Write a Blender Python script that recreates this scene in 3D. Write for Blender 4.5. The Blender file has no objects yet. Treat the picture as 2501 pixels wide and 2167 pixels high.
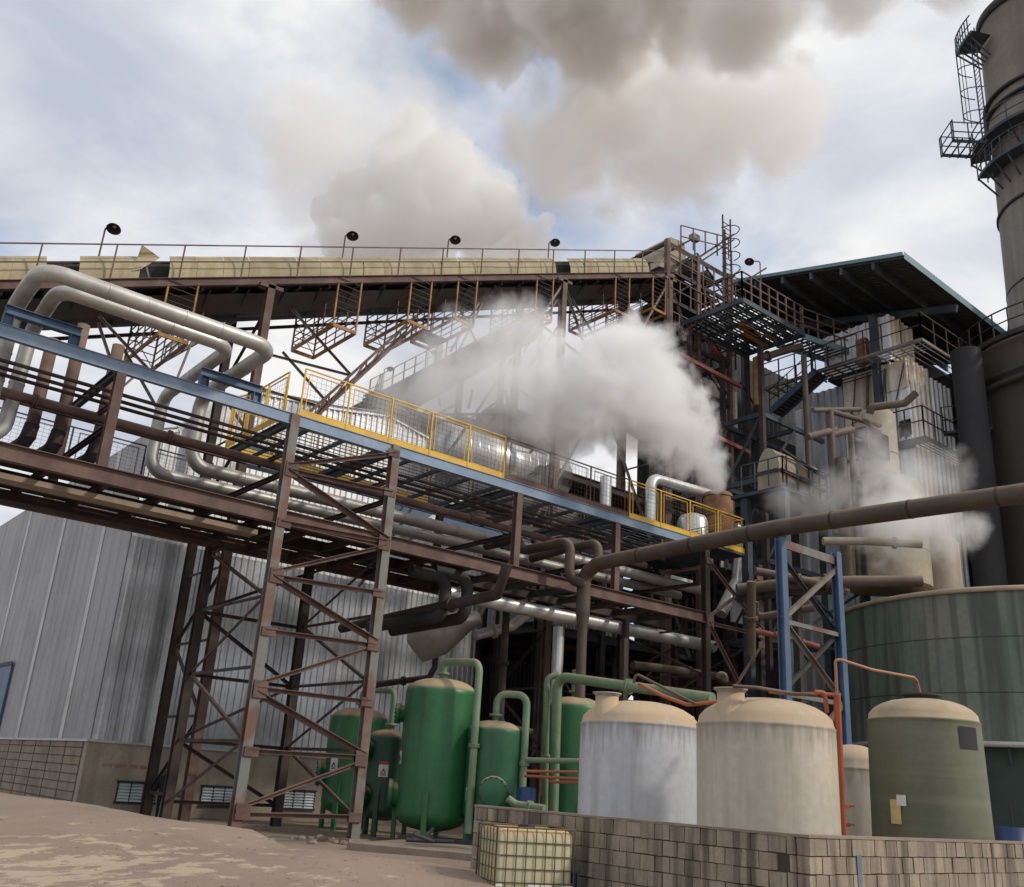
import bpy, math, random, bmesh
from mathutils import Vector as V, Matrix
random.seed(7)
S = bpy.context.scene
COL = S.collection

# ------------------------------------------------------------------ camera
F, CZ = 2334.0, 1.75
PIT, ROL, YAW = (math.radians(a) for a in (19.637, 3.671, 51.186))
_fw = V((math.cos(YAW)*math.cos(PIT), math.sin(YAW)*math.cos(PIT), math.sin(PIT)))
_rt = V((math.sin(YAW), -math.cos(YAW), 0))
_up = _rt.cross(_fw)
R2 = math.cos(ROL)*_rt + math.sin(ROL)*_up
U2 = -math.sin(ROL)*_rt + math.cos(ROL)*_up
CAM = V((0, 0, CZ))
cd = bpy.data.cameras.new('camera'); cam = bpy.data.objects.new('camera', cd); COL.objects.link(cam)
M4 = Matrix((R2, U2, -_fw)).transposed().to_4x4(); M4.translation = CAM
cam.matrix_world = M4
cd.sensor_width = 36; cd.sensor_fit = 'HORIZONTAL'; cd.lens = F/2501*36
cd.clip_start = .1; cd.clip_end = 3000
S.camera = cam

def P(px, py, X=None, Y=None, Z=None, D=None):
    """point of the plant seen at a spot of the survey photo, on a known plane"""
    d = (px-1250.5)/F*R2 - (py-1083.5)/F*U2 + _fw
    t = X/d.x if X is not None else Y/d.y if Y is not None else (Z-CZ)/d.z if Z is not None else D
    return CAM + d*t

def proj(v):
    v = V(v)-CAM; z = v.dot(_fw); return 1250.5+F*v.dot(R2)/z, 1083.5-F*v.dot(U2)/z

# ------------------------------------------------------------------ sky and sun
SUN = V((.45, -.68, .60)).normalized()
el = math.asin(SUN.z)
w = bpy.data.worlds.new('World'); S.world = w; w.use_nodes = True
nt = w.node_tree; N = nt.nodes; L = nt.links
for n in list(N): N.remove(n)
def nd(tree, t, **k):
    n = tree.nodes.new(t)
    for a, b in k.items():
        if a.startswith('i_'): n.inputs[int(a[2:])].default_value = b
        else: setattr(n, a, b)
    return n
sky = nd(nt, 'ShaderNodeTexSky', sky_type='NISHITA', sun_disc=False, sun_elevation=el,
         sun_rotation=math.atan2(SUN.x, SUN.y), air_density=1.0, dust_density=1.0)
tc = nd(nt, 'ShaderNodeTexCoord')
sep = nd(nt, 'ShaderNodeSeparateXYZ'); L.new(tc.outputs['Generated'], sep.inputs[0])
addz = nd(nt, 'ShaderNodeMath', operation='ADD', i_1=.22); L.new(sep.outputs[2], addz.inputs[0])
mx = nd(nt, 'ShaderNodeMath', operation='MAXIMUM', i_1=.05); L.new(addz.outputs[0], mx.inputs[0])
dv = []
for i in (0, 1):
    d = nd(nt, 'ShaderNodeMath', operation='DIVIDE'); L.new(sep.outputs[i], d.inputs[0]); L.new(mx.outputs[0], d.inputs[1]); dv.append(d)
cmb = nd(nt, 'ShaderNodeCombineXYZ'); L.new(dv[0].outputs[0], cmb.inputs[0]); L.new(dv[1].outputs[0], cmb.inputs[1])
def wnoise(sc, det, off, rough=.55, dist=0.0):
    m = nd(nt, 'ShaderNodeMapping'); m.inputs['Location'].default_value = off; L.new(cmb.outputs[0], m.inputs[0])
    n = nd(nt, 'ShaderNodeTexNoise'); n.inputs['Scale'].default_value = sc; n.inputs['Detail'].default_value = det
    n.inputs['Roughness'].default_value = rough; n.inputs['Distortion'].default_value = dist
    L.new(m.outputs[0], n.inputs[0]); return n
def ramp(tree, src, stops):
    r = tree.nodes.new('ShaderNodeValToRGB'); e = r.color_ramp.elements
    while len(e) < len(stops): e.new(.5)
    for k, (p, c) in enumerate(stops):
        e[k].position = p; e[k].color = (c, c, c, 1) if not isinstance(c, tuple) else (*c, 1)
    tree.links.new(src, r.inputs[0]); return r
cov = ramp(nt, wnoise(1.5, 7, (3.1, 1.7, 0), .5).outputs[0], [(.31, 0.0), (.44, 1.0)])
shd = ramp(nt, wnoise(2.4, 8, (9.3, 4.2, 2), .55, .3).outputs[0], [(.30, (4.6, 4.95, 5.8)), (.47, (6.1, 6.35, 6.95)), (.62, (8.2, 8.15, 8.05))])
mixc = nd(nt, 'ShaderNodeMix', data_type='RGBA')
skm = nd(nt, 'ShaderNodeMix', data_type='RGBA', blend_type='MULTIPLY'); skm.inputs[0].default_value = 1
L.new(sky.outputs[0], skm.inputs[6]); skm.inputs[7].default_value = (1.5, 1.55, 1.6, 1)
L.new(cov.outputs[0], mixc.inputs[0]); L.new(skm.outputs[2], mixc.inputs[6]); L.new(shd.outputs[0], mixc.inputs[7])
bg = nd(nt, 'ShaderNodeBackground'); bg.inputs[1].default_value = .115
L.new(mixc.outputs[2], bg.inputs[0])
wo = nd(nt, 'ShaderNodeOutputWorld'); L.new(bg.outputs[0], wo.inputs[0])
ld = bpy.data.lights.new('sun', 'SUN'); ld.energy = 2.1; ld.angle = math.radians(5); ld.color = (1, .93, .82)
sl = bpy.data.objects.new('sun', ld); COL.objects.link(sl); sl.rotation_euler = SUN.to_track_quat('Z', 'Y').to_euler(); sl.location = (0, 0, 60)
S.view_settings.view_transform = 'Standard'; S.view_settings.look = 'None'
S.view_settings.exposure = 0; S.view_settings.gamma = 1
S.cycles.use_denoising = True
S.cycles.max_bounces = 12; S.cycles.diffuse_bounces = 4; S.cycles.glossy_bounces = 4; S.cycles.volume_bounces = 11; S.cycles.transparent_max_bounces = 16
S.cycles.volume_step_rate = 1.0

# ------------------------------------------------------------------ materials
def mat(name, c1, c2=None, sc=1.2, rough=.7, metal=0.0, lo=.42, hi=.62, dust=0.0, dustc=(.40, .29, .18), dlo=.35, streak=0.0,
        streakc=(.05, .04, .03), ssc=3.0, slo=.5, shi=.68, bump=0.0, bsc=25, rnd=0.0, horiz=0.0, grime=.25, s2=None, drip=None):
    m = bpy.data.materials.new(name); m.use_nodes = True; t = m.node_tree; ns = t.nodes; ls = t.links
    b = ns['Principled BSDF']; b.inputs['Roughness'].default_value = rough; b.inputs['Metallic'].default_value = metal
    g = ns.new('ShaderNodeNewGeometry')
    def noise(scale, detail=6, vec=None, dist=0):
        n = ns.new('ShaderNodeTexNoise'); n.inputs['Scale'].default_value = scale; n.inputs['Detail'].default_value = detail
        n.inputs['Distortion'].default_value = dist
        ls.new(vec or g.outputs['Position'], n.inputs['Vector']); return n.outputs[0]
    def mix(f, a, c, blend='MIX'):
        x = ns.new('ShaderNodeMix'); x.data_type = 'RGBA'; x.blend_type = blend
        if isinstance(f, float): x.inputs[0].default_value = f
        else: ls.new(f, x.inputs[0])
        for i, q in ((6, a), (7, c)):
            if isinstance(q, tuple): x.inputs[i].default_value = (*q, 1)
            else: ls.new(q, x.inputs[i])
        return x.outputs[2]
    def mapr(v, a, b_, c=0.0, d=1.0):
        x = ns.new('ShaderNodeMapRange'); x.inputs[1].default_value = a; x.inputs[2].default_value = b_
        x.inputs[3].default_value = c; x.inputs[4].default_value = d; ls.new(v, x.inputs[0]); return x.outputs[0]
    def mul(a, k):
        x = ns.new('ShaderNodeMath'); x.operation = 'MULTIPLY'; ls.new(a, x.inputs[0])
        if isinstance(k, float): x.inputs[1].default_value = k
        else: ls.new(k, x.inputs[1])
        return x.outputs[0]
    col = c1
    if c2: col = mix(mapr(noise(sc, 7), lo, hi), c1, c2)
    if rnd:
        col = mix(mapr(g.outputs['Random Per Island'], 0, 1, 0, rnd), col, tuple(.35*x for x in c1))
    if grime: col = mix(mapr(noise(sc*6+3, 5), .35, .75, 0, grime), col, tuple(.4*x for x in c1))
    if streak:
        mp = ns.new('ShaderNodeMapping'); ls.new(g.outputs['Position'], mp.inputs[0])
        mp.inputs['Scale'].default_value = (1, 1, .05) if not horiz else (.06, .06, horiz)
        col = mix(mul(mapr(noise(ssc, 8, mp.outputs[0]), slo, shi), streak), col, streakc)
    if s2:
        mp = ns.new('ShaderNodeMapping'); ls.new(g.outputs['Position'], mp.inputs[0]); mp.inputs['Scale'].default_value = (1, 1, .025); mp.inputs['Location'].default_value = (7, 3, 1)
        col = mix(mul(mapr(noise(s2[1], 9, mp.outputs[0]), s2[2], s2[2]+.07), s2[0]), col, s2[3])
    if drip:
        z0, z1, dsc, dcol = drip
        mp = ns.new('ShaderNodeMapping'); ls.new(g.outputs['Position'], mp.inputs[0]); mp.inputs['Scale'].default_value = (1, 1, .09)
        sp = ns.new('ShaderNodeSeparateXYZ'); ls.new(g.outputs['Position'], sp.inputs[0])
        ad = ns.new('ShaderNodeMath'); ad.operation = 'MULTIPLY_ADD'; ls.new(noise(dsc, 6, mp.outputs[0]), ad.inputs[0]); ad.inputs[1].default_value = 1.6; ls.new(mapr(sp.outputs[2], z0, z1, -.75, .05), ad.inputs[2])
        col = mix(mul(mapr(ad.outputs[0], .45, .85), .55), col, dcol)
    if dust:
        sp = ns.new('ShaderNodeSeparateXYZ'); ls.new(g.outputs['Normal'], sp.inputs[0])
        f = mul(mapr(sp.outputs[2], dlo, min(1, dlo+.3)), mapr(noise(2.0, 5), .25, .55, .55, 1.0))
        col = mix(mul(f, dust), col, dustc)
        ls.new(mapr(f, 0, 1, rough, .95), b.inputs['Roughness'])
        if metal: ls.new(mapr(f, 0, 1, metal, 0), b.inputs['Metallic'])
    if isinstance(col, tuple): b.inputs['Base Color'].default_value = (*col, 1)
    else: ls.new(col, b.inputs['Base Color'])
    if bump:
        bp = ns.new('ShaderNodeBump'); bp.inputs['Strength'].default_value = bump; bp.inputs['Distance'].default_value = .02
        ls.new(noise(bsc, 4), bp.inputs['Height']); ls.new(bp.outputs[0], b.inputs['Normal'])
    return m

RUST = mat('brown_steel', (.10, .058, .047), (.155, .095, .078), 1.6, .75, dust=.25, bump=.2)
RUSTD = mat('dark_rusted_steel', (.030, .022, .020), (.062, .040, .032), 1.3, .8, dust=.15)
PIPEB = mat('brown_pipe_paint', (.072, .052, .04), (.108, .08, .062), 1.1, .65, dust=.35, bump=.15)
GREYST = mat('weathered_grey_steel', (.17, .17, .155), (.15, .075, .05), .9, .65, lo=.5, hi=.6, dust=.2, streak=.3, streakc=(.13, .06, .04))
DARK = mat('dark_steel', (.026, .027, .03), (.052, .049, .046), .8, .8)  # dark steel tone with random mottling
DARKB = mat('dark_blue_steel', (.03, .045, .06), (.06, .08, .10), .9, .7, dust=.25)
BLUE = mat('blue_beam_paint', (.17, .25, .36), (.23, .31, .41), 1.2, .5, dust=.35)
BLUED = mat('strong_blue_paint', (.05, .10, .19), (.075, .13, .22), 1.4, .5, dust=.3)
BLUEV = mat('deep_blue_paint', (.012, .03, .10), (.02, .05, .14), 1.4, .5)
YEL = mat('yellow_rail_paint', (.72, .43, .02), (.62, .36, .03), 2, .55, grime=.2)
OCHRE = mat('rusty_ochre_paint', (.36, .19, .055), (.22, .10, .045), 2.5, .7)
SILV = mat('dusty_silver_cladding', (.54, .53, .50), (.45, .44, .41), .8, .45, .4, dust=.6, dustc=(.36, .28, .19), dlo=.45, streak=.25, streakc=(.3, .29, .27))
CORRB = mat('bluish_silver_sheet', (.62, .66, .72), (.50, .54, .60), .5, .4, .35, streak=.4, streakc=(.25, .24, .23), ssc=1.6)
SILVN = mat('bright_silver_cladding', (.72, .72, .71), (.58, .58, .57), .8, .34, .6, dust=.2)
CREAM = mat('cream_cover_sheet', (.42, .36, .22), (.32, .28, .175), .9, .75, s2=(.55, 1.1, .60, (.24, .115, .05)), streak=.4, streakc=(.2, .13, .07), bump=.2)
CLAD = mat('grey_wall_cladding', (.34, .34, .35), (.27, .265, .265), .35, .55, .25, streak=.5, streakc=(.21, .19, .18), ssc=2.2, bump=.06, bsc=4)
CORR = mat('galvanised_corrugated_sheet', (.66, .68, .70), (.45, .46, .475), .5, .32, .7, streak=.45, streakc=(.16, .16, .16), ssc=2, bump=.12, bsc=3)
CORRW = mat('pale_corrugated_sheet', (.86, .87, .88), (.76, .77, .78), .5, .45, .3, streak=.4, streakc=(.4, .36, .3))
CORRT = mat('tan_stained_corrugated_sheet', (.70, .60, .46), (.82, .78, .72), .6, .5, .2, streak=.6, streakc=(.22, .15, .09), ssc=1.4)
TRIM = mat('light_grey_trim', (.52, .52, .51), (.42, .42, .41), 1, .5, .2)
PLAST = mat('grey_block_plaster', (.34, .29, .225), (.42, .36, .28), .9, .9, streak=.35, streakc=(.19, .15, .11), bump=.4, bsc=14)
BLOCK = mat('concrete_block', (.33, .275, .21), (.40, .335, .255), 2.2, .9, streak=.8, streakc=(.07, .055, .04), ssc=5, slo=.46, shi=.66, rnd=.38, bump=.5, bsc=40)
MORT = mat('dark_mortar', (.06, .047, .035), None, rough=.95)
CONC = mat('dusty_concrete', (.30, .245, .19), (.22, .175, .135), 1.2, .9, bump=.4, bsc=12)
GREEN = mat('green_vessel_paint', (.022, .13, .042), (.03, .155, .055), .9, .42, dust=.95, dustc=(.44, .33, .21), dlo=.28, streak=.5, streakc=(.035, .06, .03), ssc=4)
GREEN2 = mat('bluish_green_vessel_paint', (.022, .125, .052), (.03, .145, .066), .9, .42, dust=.95, dustc=(.44, .33, .21), dlo=.28, streak=.5, streakc=(.035, .06, .035), ssc=4)
GREEND = mat('dark_green_vessel_paint', (.014, .06, .034), (.02, .08, .045), .9, .45, dust=.9, dustc=(.36, .25, .17), dlo=.28)
GPIPE = mat('pale_green_pipe_paint', (.15, .24, .14), (.20, .28, .17), 2, .6, dust=.45)
WTANK = lambda z: mat('white_tank_plastic', (.58, .60, .64), (.52, .53, .54), .6, .5, dust=.95, dustc=(.52, .38, .23), dlo=.16, streak=.5, streakc=(.30, .295, .285), ssc=3.5, slo=.52, shi=.72, bump=.04, drip=(z-.85, z-.02, 9, (.17, .165, .155)))
CTANK = lambda z: mat('cream_tank_plastic', (.58, .52, .42), (.52, .465, .38), .6, .5, dust=.9, dustc=(.48, .36, .24), dlo=.16, streak=.55, streakc=(.30, .275, .23), ssc=3.5, slo=.5, shi=.72, bump=.04, drip=(z-.8, z-.02, 8, (.20, .18, .14)))
OTANK = lambda z: mat('olive_fibreglass', (.14, .145, .092), (.11, .12, .072), .8, .5, dust=.95, dustc=(.46, .36, .24), dlo=.16, streak=.55, streakc=(.175, .18, .125), ssc=2, horiz=2.2)
GTANK = mat('weathered_green_tank', (.135, .20, .16), (.24, .24, .205), .35, .65, streak=.8, streakc=(.06, .065, .055), ssc=1.5, slo=.47, shi=.6, s2=(.6, 1.7, .53, (.065, .075, .062)))
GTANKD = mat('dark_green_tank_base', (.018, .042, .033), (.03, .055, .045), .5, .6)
CHIM = mat('sooty_chimney_concrete', (.24, .22, .19), (.17, .155, .135), .22, .85, streak=.6, streakc=(.085, .075, .065), ssc=.8)
DRUM = mat('rust_streaked_dark_drum', (.055, .05, .043), (.085, .07, .058), .3, .8, streak=.8, streakc=(.07, .04, .034), ssc=1.4, slo=.45, shi=.62)
BEIGE = mat('beige_vessel_paint', (.36, .31, .235), (.28, .24, .18), .5, .7, streak=.6, streakc=(.22, .16, .11), ssc=1.6)
RUSTV = mat('orange_rusted_vessel', (.30, .15, .065), (.17, .085, .045), 2, .8, streak=.6, streakc=(.10, .05, .03), ssc=4)
ROOFU = mat('dark_blue_roof_sheet', (.06, .065, .07), (.075, .08, .085), .5, .6)
ROOFE = mat('teal_roof_edge', (.14, .24, .27), (.18, .28, .30), .8, .6)
ORANGE = mat('orange_pipe_paint', (.42, .105, .04), (.34, .105, .055), 2.5, .5, dust=.3)
REDST = mat('red_brown_beam', (.28, .09, .065), (.20, .075, .055), 1.5, .7)
BLACK = mat('black_rubber', (.012, .012, .014), None, rough=.7)
TOTE = mat('yellowed_tote_plastic', (.56, .53, .34), (.48, .47, .31), 1.5, .5, dust=.8, dustc=(.55, .38, .2), dlo=.1, streak=.5, streakc=(.45, .36, .18), ssc=5)
CAGE = mat('rusty_cage_wire', (.10, .07, .03), (.15, .09, .04), 3, .7)
WHITE = mat('white_plate', (.72, .72, .70), None, rough=.5)
LABEL = mat('yellow_sticker', (.62, .50, .24), None, rough=.6)
SIGNR = mat('red_sign_band', (.42, .06, .05), None, rough=.5)
INK = mat('black_ink', (.03, .03, .03), None, rough=.6)
GLASS = mat('sky_toned_louvre_glass', (.72, .80, .84), (.60, .68, .72), 2, .3, .1)  # sky reflection on the slats put into a whitish base colour
SKIN = mat('skin_tone', (.20, .11, .07), None, rough=.6)
CLOTH = mat('dark_work_overall', (.016, .018, .024), (.024, .026, .032), 4, .9)
# ------------------------------------------------------------------ mesh builder
UPZ = V((0, 0, 1))
class MB:
    def __init__(s): s.v = []; s.f = []; s.sm = []
    def add(s, vs, fs, smooth=False):
        o = len(s.v); s.v += [V(x) for x in vs]
        for f in fs: s.f.append([i+o for i in f]); s.sm.append(smooth)
        return s
    def box(s, x0, x1, y0, y1, z0, z1):
        vs = [(x, y, z) for z in (z0, z1) for y in (y0, y1) for x in (x0, x1)]
        return s.add(vs, [(0, 2, 3, 1), (4, 5, 7, 6), (0, 1, 5, 4), (2, 6, 7, 3), (0, 4, 6, 2), (1, 3, 7, 5)])
    def bar(s, p, q, w, h=None, up=UPZ):
        h = h or w; p = V(p); q = V(q); d = (q-p).normalized()
        up = V(up)
        if abs(d.dot(up)) > .98: up = V((0, 1, 0)) if abs(d.y) < .9 else V((1, 0, 0))
        r = d.cross(up).normalized(); u = r.cross(d)
        vs = [a + r*i*w/2 + u*j*h/2 for a in (p, q) for i, j in ((-1, -1), (1, -1), (1, 1), (-1, 1))]
        return s.add(vs, [(0, 1, 2, 3), (7, 6, 5, 4), (0, 4, 5, 1), (1, 5, 6, 2), (2, 6, 7, 3), (3, 7, 4, 0)])
    def ibeam(s, p, q, w, h, t=.02, up=UPZ):
        p = V(p); q = V(q); d = (q-p).normalized(); up = V(up); r = d.cross(up).normalized(); u = r.cross(d)
        a = u*(h/2-t/2)
        s.bar(p+a, q+a, w, t, u); s.bar(p-a, q-a, w, t, u); s.bar(p, q, t, h-2*t, u); return s
    def angle(s, p, q, w, t=.012, up=UPZ):
        p = V(p); q = V(q); d = (q-p).normalized(); up = V(up)
        if abs(d.dot(up)) > .98: up = V((0, 1, 0))
        r = d.cross(up).normalized(); u = r.cross(d)
        s.bar(p+u*w/2, q+u*w/2, w, t, u); s.bar(p-r*(w/2-t/2), q-r*(w/2-t/2), t, w-t, u); return s
    def path(s, pts, bend, k=6):
        pts = [V(p) for p in pts]; out = [pts[0]]
        for a, b, c in zip(pts, pts[1:], pts[2:]):
            u = (a-b); v = (c-b); lu, lv = u.length, v.length; u.normalize(); v.normalize()
            ang = math.acos(max(-1, min(1, u.dot(v))))
            if ang > 3.1: out.append(b); continue
            r = min(bend/math.tan(ang/2), lu*.49, lv*.49)
            p0 = b+u*r; p1 = b+v*r
            for i in range(k+1):
                x = i/k; out.append(p0*(1-x)**2 + b*2*x*(1-x)*1.0 + p1*x*x if False else _arc(b, u, v, r, ang, x))
        out.append(pts[-1]); return out
    def tube(s, pts, r, n=12, bend=0.0, cap=True, smooth=True, k=6):
        P_ = s.path(pts, bend, k) if bend else [V(p) for p in pts]
        rs = r if isinstance(r, (list, tuple)) else [r]*len(P_)
        vs = []; up = None
        for i, p in enumerate(P_):
            d = (P_[min(i+1, len(P_)-1)] - P_[max(i-1, 0)]).normalized()
            if up is None: up = V((0, 0, 1)) if abs(d.z) < .9 else V((1, 0, 0))
            x = d.cross(up).normalized(); up = x.cross(d).normalized()
            vs += [p + (x*math.cos(a)+up*math.sin(a))*rs[i] for a in (2*math.pi*j/n for j in range(n))]
        m = len(P_)
        fs = [(i*n+j, i*n+(j+1) % n, (i+1)*n+(j+1) % n, (i+1)*n+j) for i in range(m-1) for j in range(n)]
        s.add(vs, fs, smooth)
        if cap: s.add(vs[:n], [list(range(n))[::-1]]); s.add(vs[-n:], [list(range(n))])
        return s
    def bands(s, p, q, r, step, wd=.035, n=14, over=.012):
        p = V(p); q = V(q); L_ = (q-p).length; d = (q-p)/L_; k = int(L_/step)
        for i in range(1, k+1):
            a = p+d*(L_*i/(k+1)); s.tube([a-d*wd/2, a+d*wd/2], r+over, n)
        return s
    def lathe(s, prof, c, n=40, axis=None, smooth=True):
        c = V(c); ax = V(axis).normalized() if axis else UPZ
        x = ax.orthogonal().normalized(); y = ax.cross(x)
        if axis is None: x, y = V((1, 0, 0)), V((0, 1, 0))
        vs = [c + ax*z + (x*math.cos(2*math.pi*j/n)+y*math.sin(2*math.pi*j/n))*r for r, z in prof for j in range(n)]
        m = len(prof)
        s.add(vs, [(i*n+j, i*n+(j+1) % n, (i+1)*n+(j+1) % n, (i+1)*n+j) for i in range(m-1) for j in range(n)], smooth)
        if prof[0][0] > 1e-4: s.add(vs[:n], [list(range(n))[::-1]])
        if prof[-1][0] > 1e-4: s.add(vs[-n:], [list(range(n))])
        return s
    def corr(s, o, du, length, zf, pitch=.25, amp=.03, zb=None, flip=1, sharp=False):
        """ribbed wall sheet: runs along du from o, top height zf(t), ribs stand out to the side flip"""
        o = V(o); du = V(du).normalized(); nrm = V((du.y, -du.x, 0))*flip; k = max(2, int(length/pitch)); vs = []; st = length/k
        prof = [(0, 0), (.5, 0), (.62, 1), (.88, 1)] if sharp else [(0, 0), (.25, .5), (.5, 1), (.75, .5)]
        ts = [((i+a)*st, b) for i in range(k) for a, b in prof] + [(length, 0)]
        for t, b in ts:
            q = o + du*t + nrm*amp*b
            z0 = o.z if zb is None else zb(t); z1 = zf(t)
            vs += [V((q.x, q.y, z0)), V((q.x, q.y, z1))]
        m = len(ts)
        return s.add(vs, [(2*i, 2*i+2, 2*i+3, 2*i+1) for i in range(m-1)])
    def obj(s, name, mt, parent=None, **tags):
        me = bpy.data.meshes.new(name)
        if parent is not None: base = WL[parent]
        else:
            xs = [v.x for v in s.v]; ys = [v.y for v in s.v]; base = V(((min(xs)+max(xs))/2, (min(ys)+max(ys))/2, min(v.z for v in s.v)))
        me.from_pydata([tuple(v-base) for v in s.v], [], s.f)
        me.polygons.foreach_set('use_smooth', s.sm); me.materials.append(mt)
        bm = bmesh.new(); bm.from_mesh(me); bmesh.ops.recalc_face_normals(bm, faces=bm.faces); bm.to_mesh(me); bm.free()
        o = bpy.data.objects.new(name, me); COL.objects.link(o)
        if parent is None: o.location = base
        else: o.parent = parent
        WL[o] = base
        for k, v in tags.items(): o[k] = v
        return o
def _arc(b, u, v, r, ang, x):
    # circular fillet between directions u and v at corner b, tangent length r
    h = (u+v).normalized(); R = r*math.tan(ang/2); c = b + h*(r/math.cos(ang/2))
    a0 = (b+u*r-c).normalized(); a1 = (b+v*r-c).normalized(); th = math.pi-ang
    if th < 1e-3: return b
    return c + (a0*math.sin((1-x)*th)+a1*math.sin(x*th))/math.sin(th)*R
WL = {}
def T(name, label, cat, loc, group=None):
    o = bpy.data.objects.new(name, None); COL.objects.link(o); o.location = loc; o['label'] = label; o['category'] = cat
    o.empty_display_size = .2
    if group: o['group'] = group
    WL[o] = V(loc); return o
def one(mb, name, mt, label, cat, group=None):
    o = mb.obj(name, mt, None, label=label, category=cat)
    if group: o['group'] = group
    return o
def struct(mb, name, mt): return mb.obj(name, mt, None, kind='structure')
def move_copy(root, loc, label=None):
    r = root.copy(); COL.objects.link(r); r.location = loc
    if label: r['label'] = label
    WL[r] = V(loc)
    for ch in list(root.children):
        c = ch.copy(); COL.objects.link(c); c.parent = r
        for g in ch.children:
            d = g.copy(); COL.objects.link(d); d.parent = c
    return r
def railing(mb, A, B, h, n, w=.04, rails=(.5, 1), toe=0, skip0=False):
    A = V(A); B = V(B)
    for i in range(n+1):
        if skip0 and i == 0: continue
        p = A.lerp(B, i/n); mb.bar(p, p+UPZ*h, w)
    for r in rails: mb.bar(A+UPZ*h*r, B+UPZ*h*r, w*.85)
    if toe: mb.bar(A+UPZ*toe/2, B+UPZ*toe/2, .012, toe)
def lerp(a, b, t): return a+(b-a)*t

# ------------------------------------------------------------------ ground
def sstep(x): x = max(0, min(1, x)); return x*x*(3-2*x)
CREST = [P(-300, 1890, D=23), P(0, 1935, D=20), P(190, 1962, D=19), P(390, 1997, D=18), P(570, 2022, D=17), P(690, 2068, D=16.2), P(800, 2100, Z=0)]
CREST[-1].z = 0
def gz(x, y):
    best = 1e9; zc = 0
    for a, b in zip(CREST, CREST[1:]):
        ax, ay = b.x-a.x, b.y-a.y; t = max(0, min(1, ((x-a.x)*ax+(y-a.y)*ay)/(ax*ax+ay*ay)))
        d = math.hypot(x-a.x-ax*t, y-a.y-ay*t)
        if d < best: best = d; zc = lerp(a.z, b.z, t); side = x*(_fw.x)+y*(_fw.y) - (lerp(a.x, b.x, t)*_fw.x+lerp(a.y, b.y, t)*_fw.y)
    k = 3.2 if side > 0 else 9.0
    return zc*(1-sstep(best/k)) + .015*math.sin(x*1.7+y*.9)*math.sin(y*1.3-x*.6)
def axis(a, b, c, d, fine, coarse):
    o = []; x = a
    while x < b: o.append(x); x += coarse
    x = b
    while x < c: o.append(x); x += fine
    x = c
    while x < d: o.append(x); x += coarse
    return o+[d]
xs = axis(-400, -6, 24, 900, .4, 40); ys = axis(-300, -4, 30, 900, .4, 40)
g = MB(); nx = len(xs)
g.add([(x, y, gz(x, y) if -8 < x < 26 and -6 < y < 32 else 0) for y in ys for x in xs],
      [(j*nx+i, j*nx+i+1, (j+1)*nx+i+1, (j+1)*nx+i) for j in range(len(ys)-1) for i in range(nx-1)], True)
GM = mat('dusty_yard_ground', (.30, .222, .17), (.25, .185, .14), .5, .95, bump=.5, bsc=6, grime=.15)
t = GM.node_tree; b = t.nodes['Principled BSDF']; old = b.inputs['Base Color'].links[0].from_socket
ge = t.nodes.new('ShaderNodeNewGeometry')
mp = t.nodes.new('ShaderNodeMapping'); t.links.new(ge.outputs['Position'], mp.inputs[0]); mp.inputs['Rotation'].default_value = (0, 0, .7); mp.inputs['Scale'].default_value = (.9, 1.25, 1)
n1 = t.nodes.new('ShaderNodeTexNoise'); n1.inputs['Scale'].default_value = 1.9; n1.inputs['Detail'].default_value = 11; n1.inputs['Roughness'].default_value = .68; t.links.new(mp.outputs[0], n1.inputs[0])
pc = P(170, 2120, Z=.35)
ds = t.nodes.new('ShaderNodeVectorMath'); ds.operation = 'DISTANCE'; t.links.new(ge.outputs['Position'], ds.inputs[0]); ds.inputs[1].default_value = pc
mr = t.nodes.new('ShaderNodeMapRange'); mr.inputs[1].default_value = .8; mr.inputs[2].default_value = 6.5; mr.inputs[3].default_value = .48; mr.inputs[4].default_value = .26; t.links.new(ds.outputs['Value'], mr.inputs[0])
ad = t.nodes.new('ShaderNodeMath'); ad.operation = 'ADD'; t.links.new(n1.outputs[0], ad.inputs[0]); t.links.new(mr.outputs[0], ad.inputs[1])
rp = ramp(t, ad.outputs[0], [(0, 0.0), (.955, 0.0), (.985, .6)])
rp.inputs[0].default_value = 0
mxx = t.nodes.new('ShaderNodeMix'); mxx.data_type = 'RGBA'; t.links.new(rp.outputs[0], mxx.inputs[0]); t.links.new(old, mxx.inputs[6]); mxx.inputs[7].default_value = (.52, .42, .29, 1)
t.links.new(mxx.outputs[2], b.inputs['Base Color'])
struct(g, 'ground', GM)

# ------------------------------------------------------------------ warehouse
WX, WY, WX2, WY2, PL = 10.62, 34.5, 26.4, 58.0, 2.3
wh = T('warehouse', 'large grey metal clad warehouse on a block plinth behind the pipe bridge', 'warehouse', (WX, WY, 0))
gx = [(WX, 13.3), (11.5, 13.6), (12.7, 15.0), (14.6, 16.1), (18, 16.45), (20.6, 16.9), (24.8, 16.1), (WX2, 15.6)]
def gtop(t):
    x = WX+t
    for (a, za), (b_, zb) in zip(gx, gx[1:]):
        if x <= b_: return lerp(za, zb, (x-a)/(b_-a))
    return gx[-1][1]
MB().corr((WX, WY-.02, PL), (1, 0, 0), WX2-WX, lambda t: 9.4, .27, .06, flip=1, sharp=True).obj('corrugated_wall', CORR, wh)
MB().corr((WX, WY-.04, 9.3), (1, 0, 0), WX2-WX, gtop, .27, .06, flip=1, sharp=True).obj('sunlit_upper_wall', CORRW, wh)  # same metal as the wall below, its sunlit tone put into the colour
MB().corr((WX-.02, WY2, PL), (0, -1, 0), WY2-WY, lambda t: 13.3, .9, .018, flip=1, sharp=True).obj('flat_clad_wall', CLAD, wh)
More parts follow.
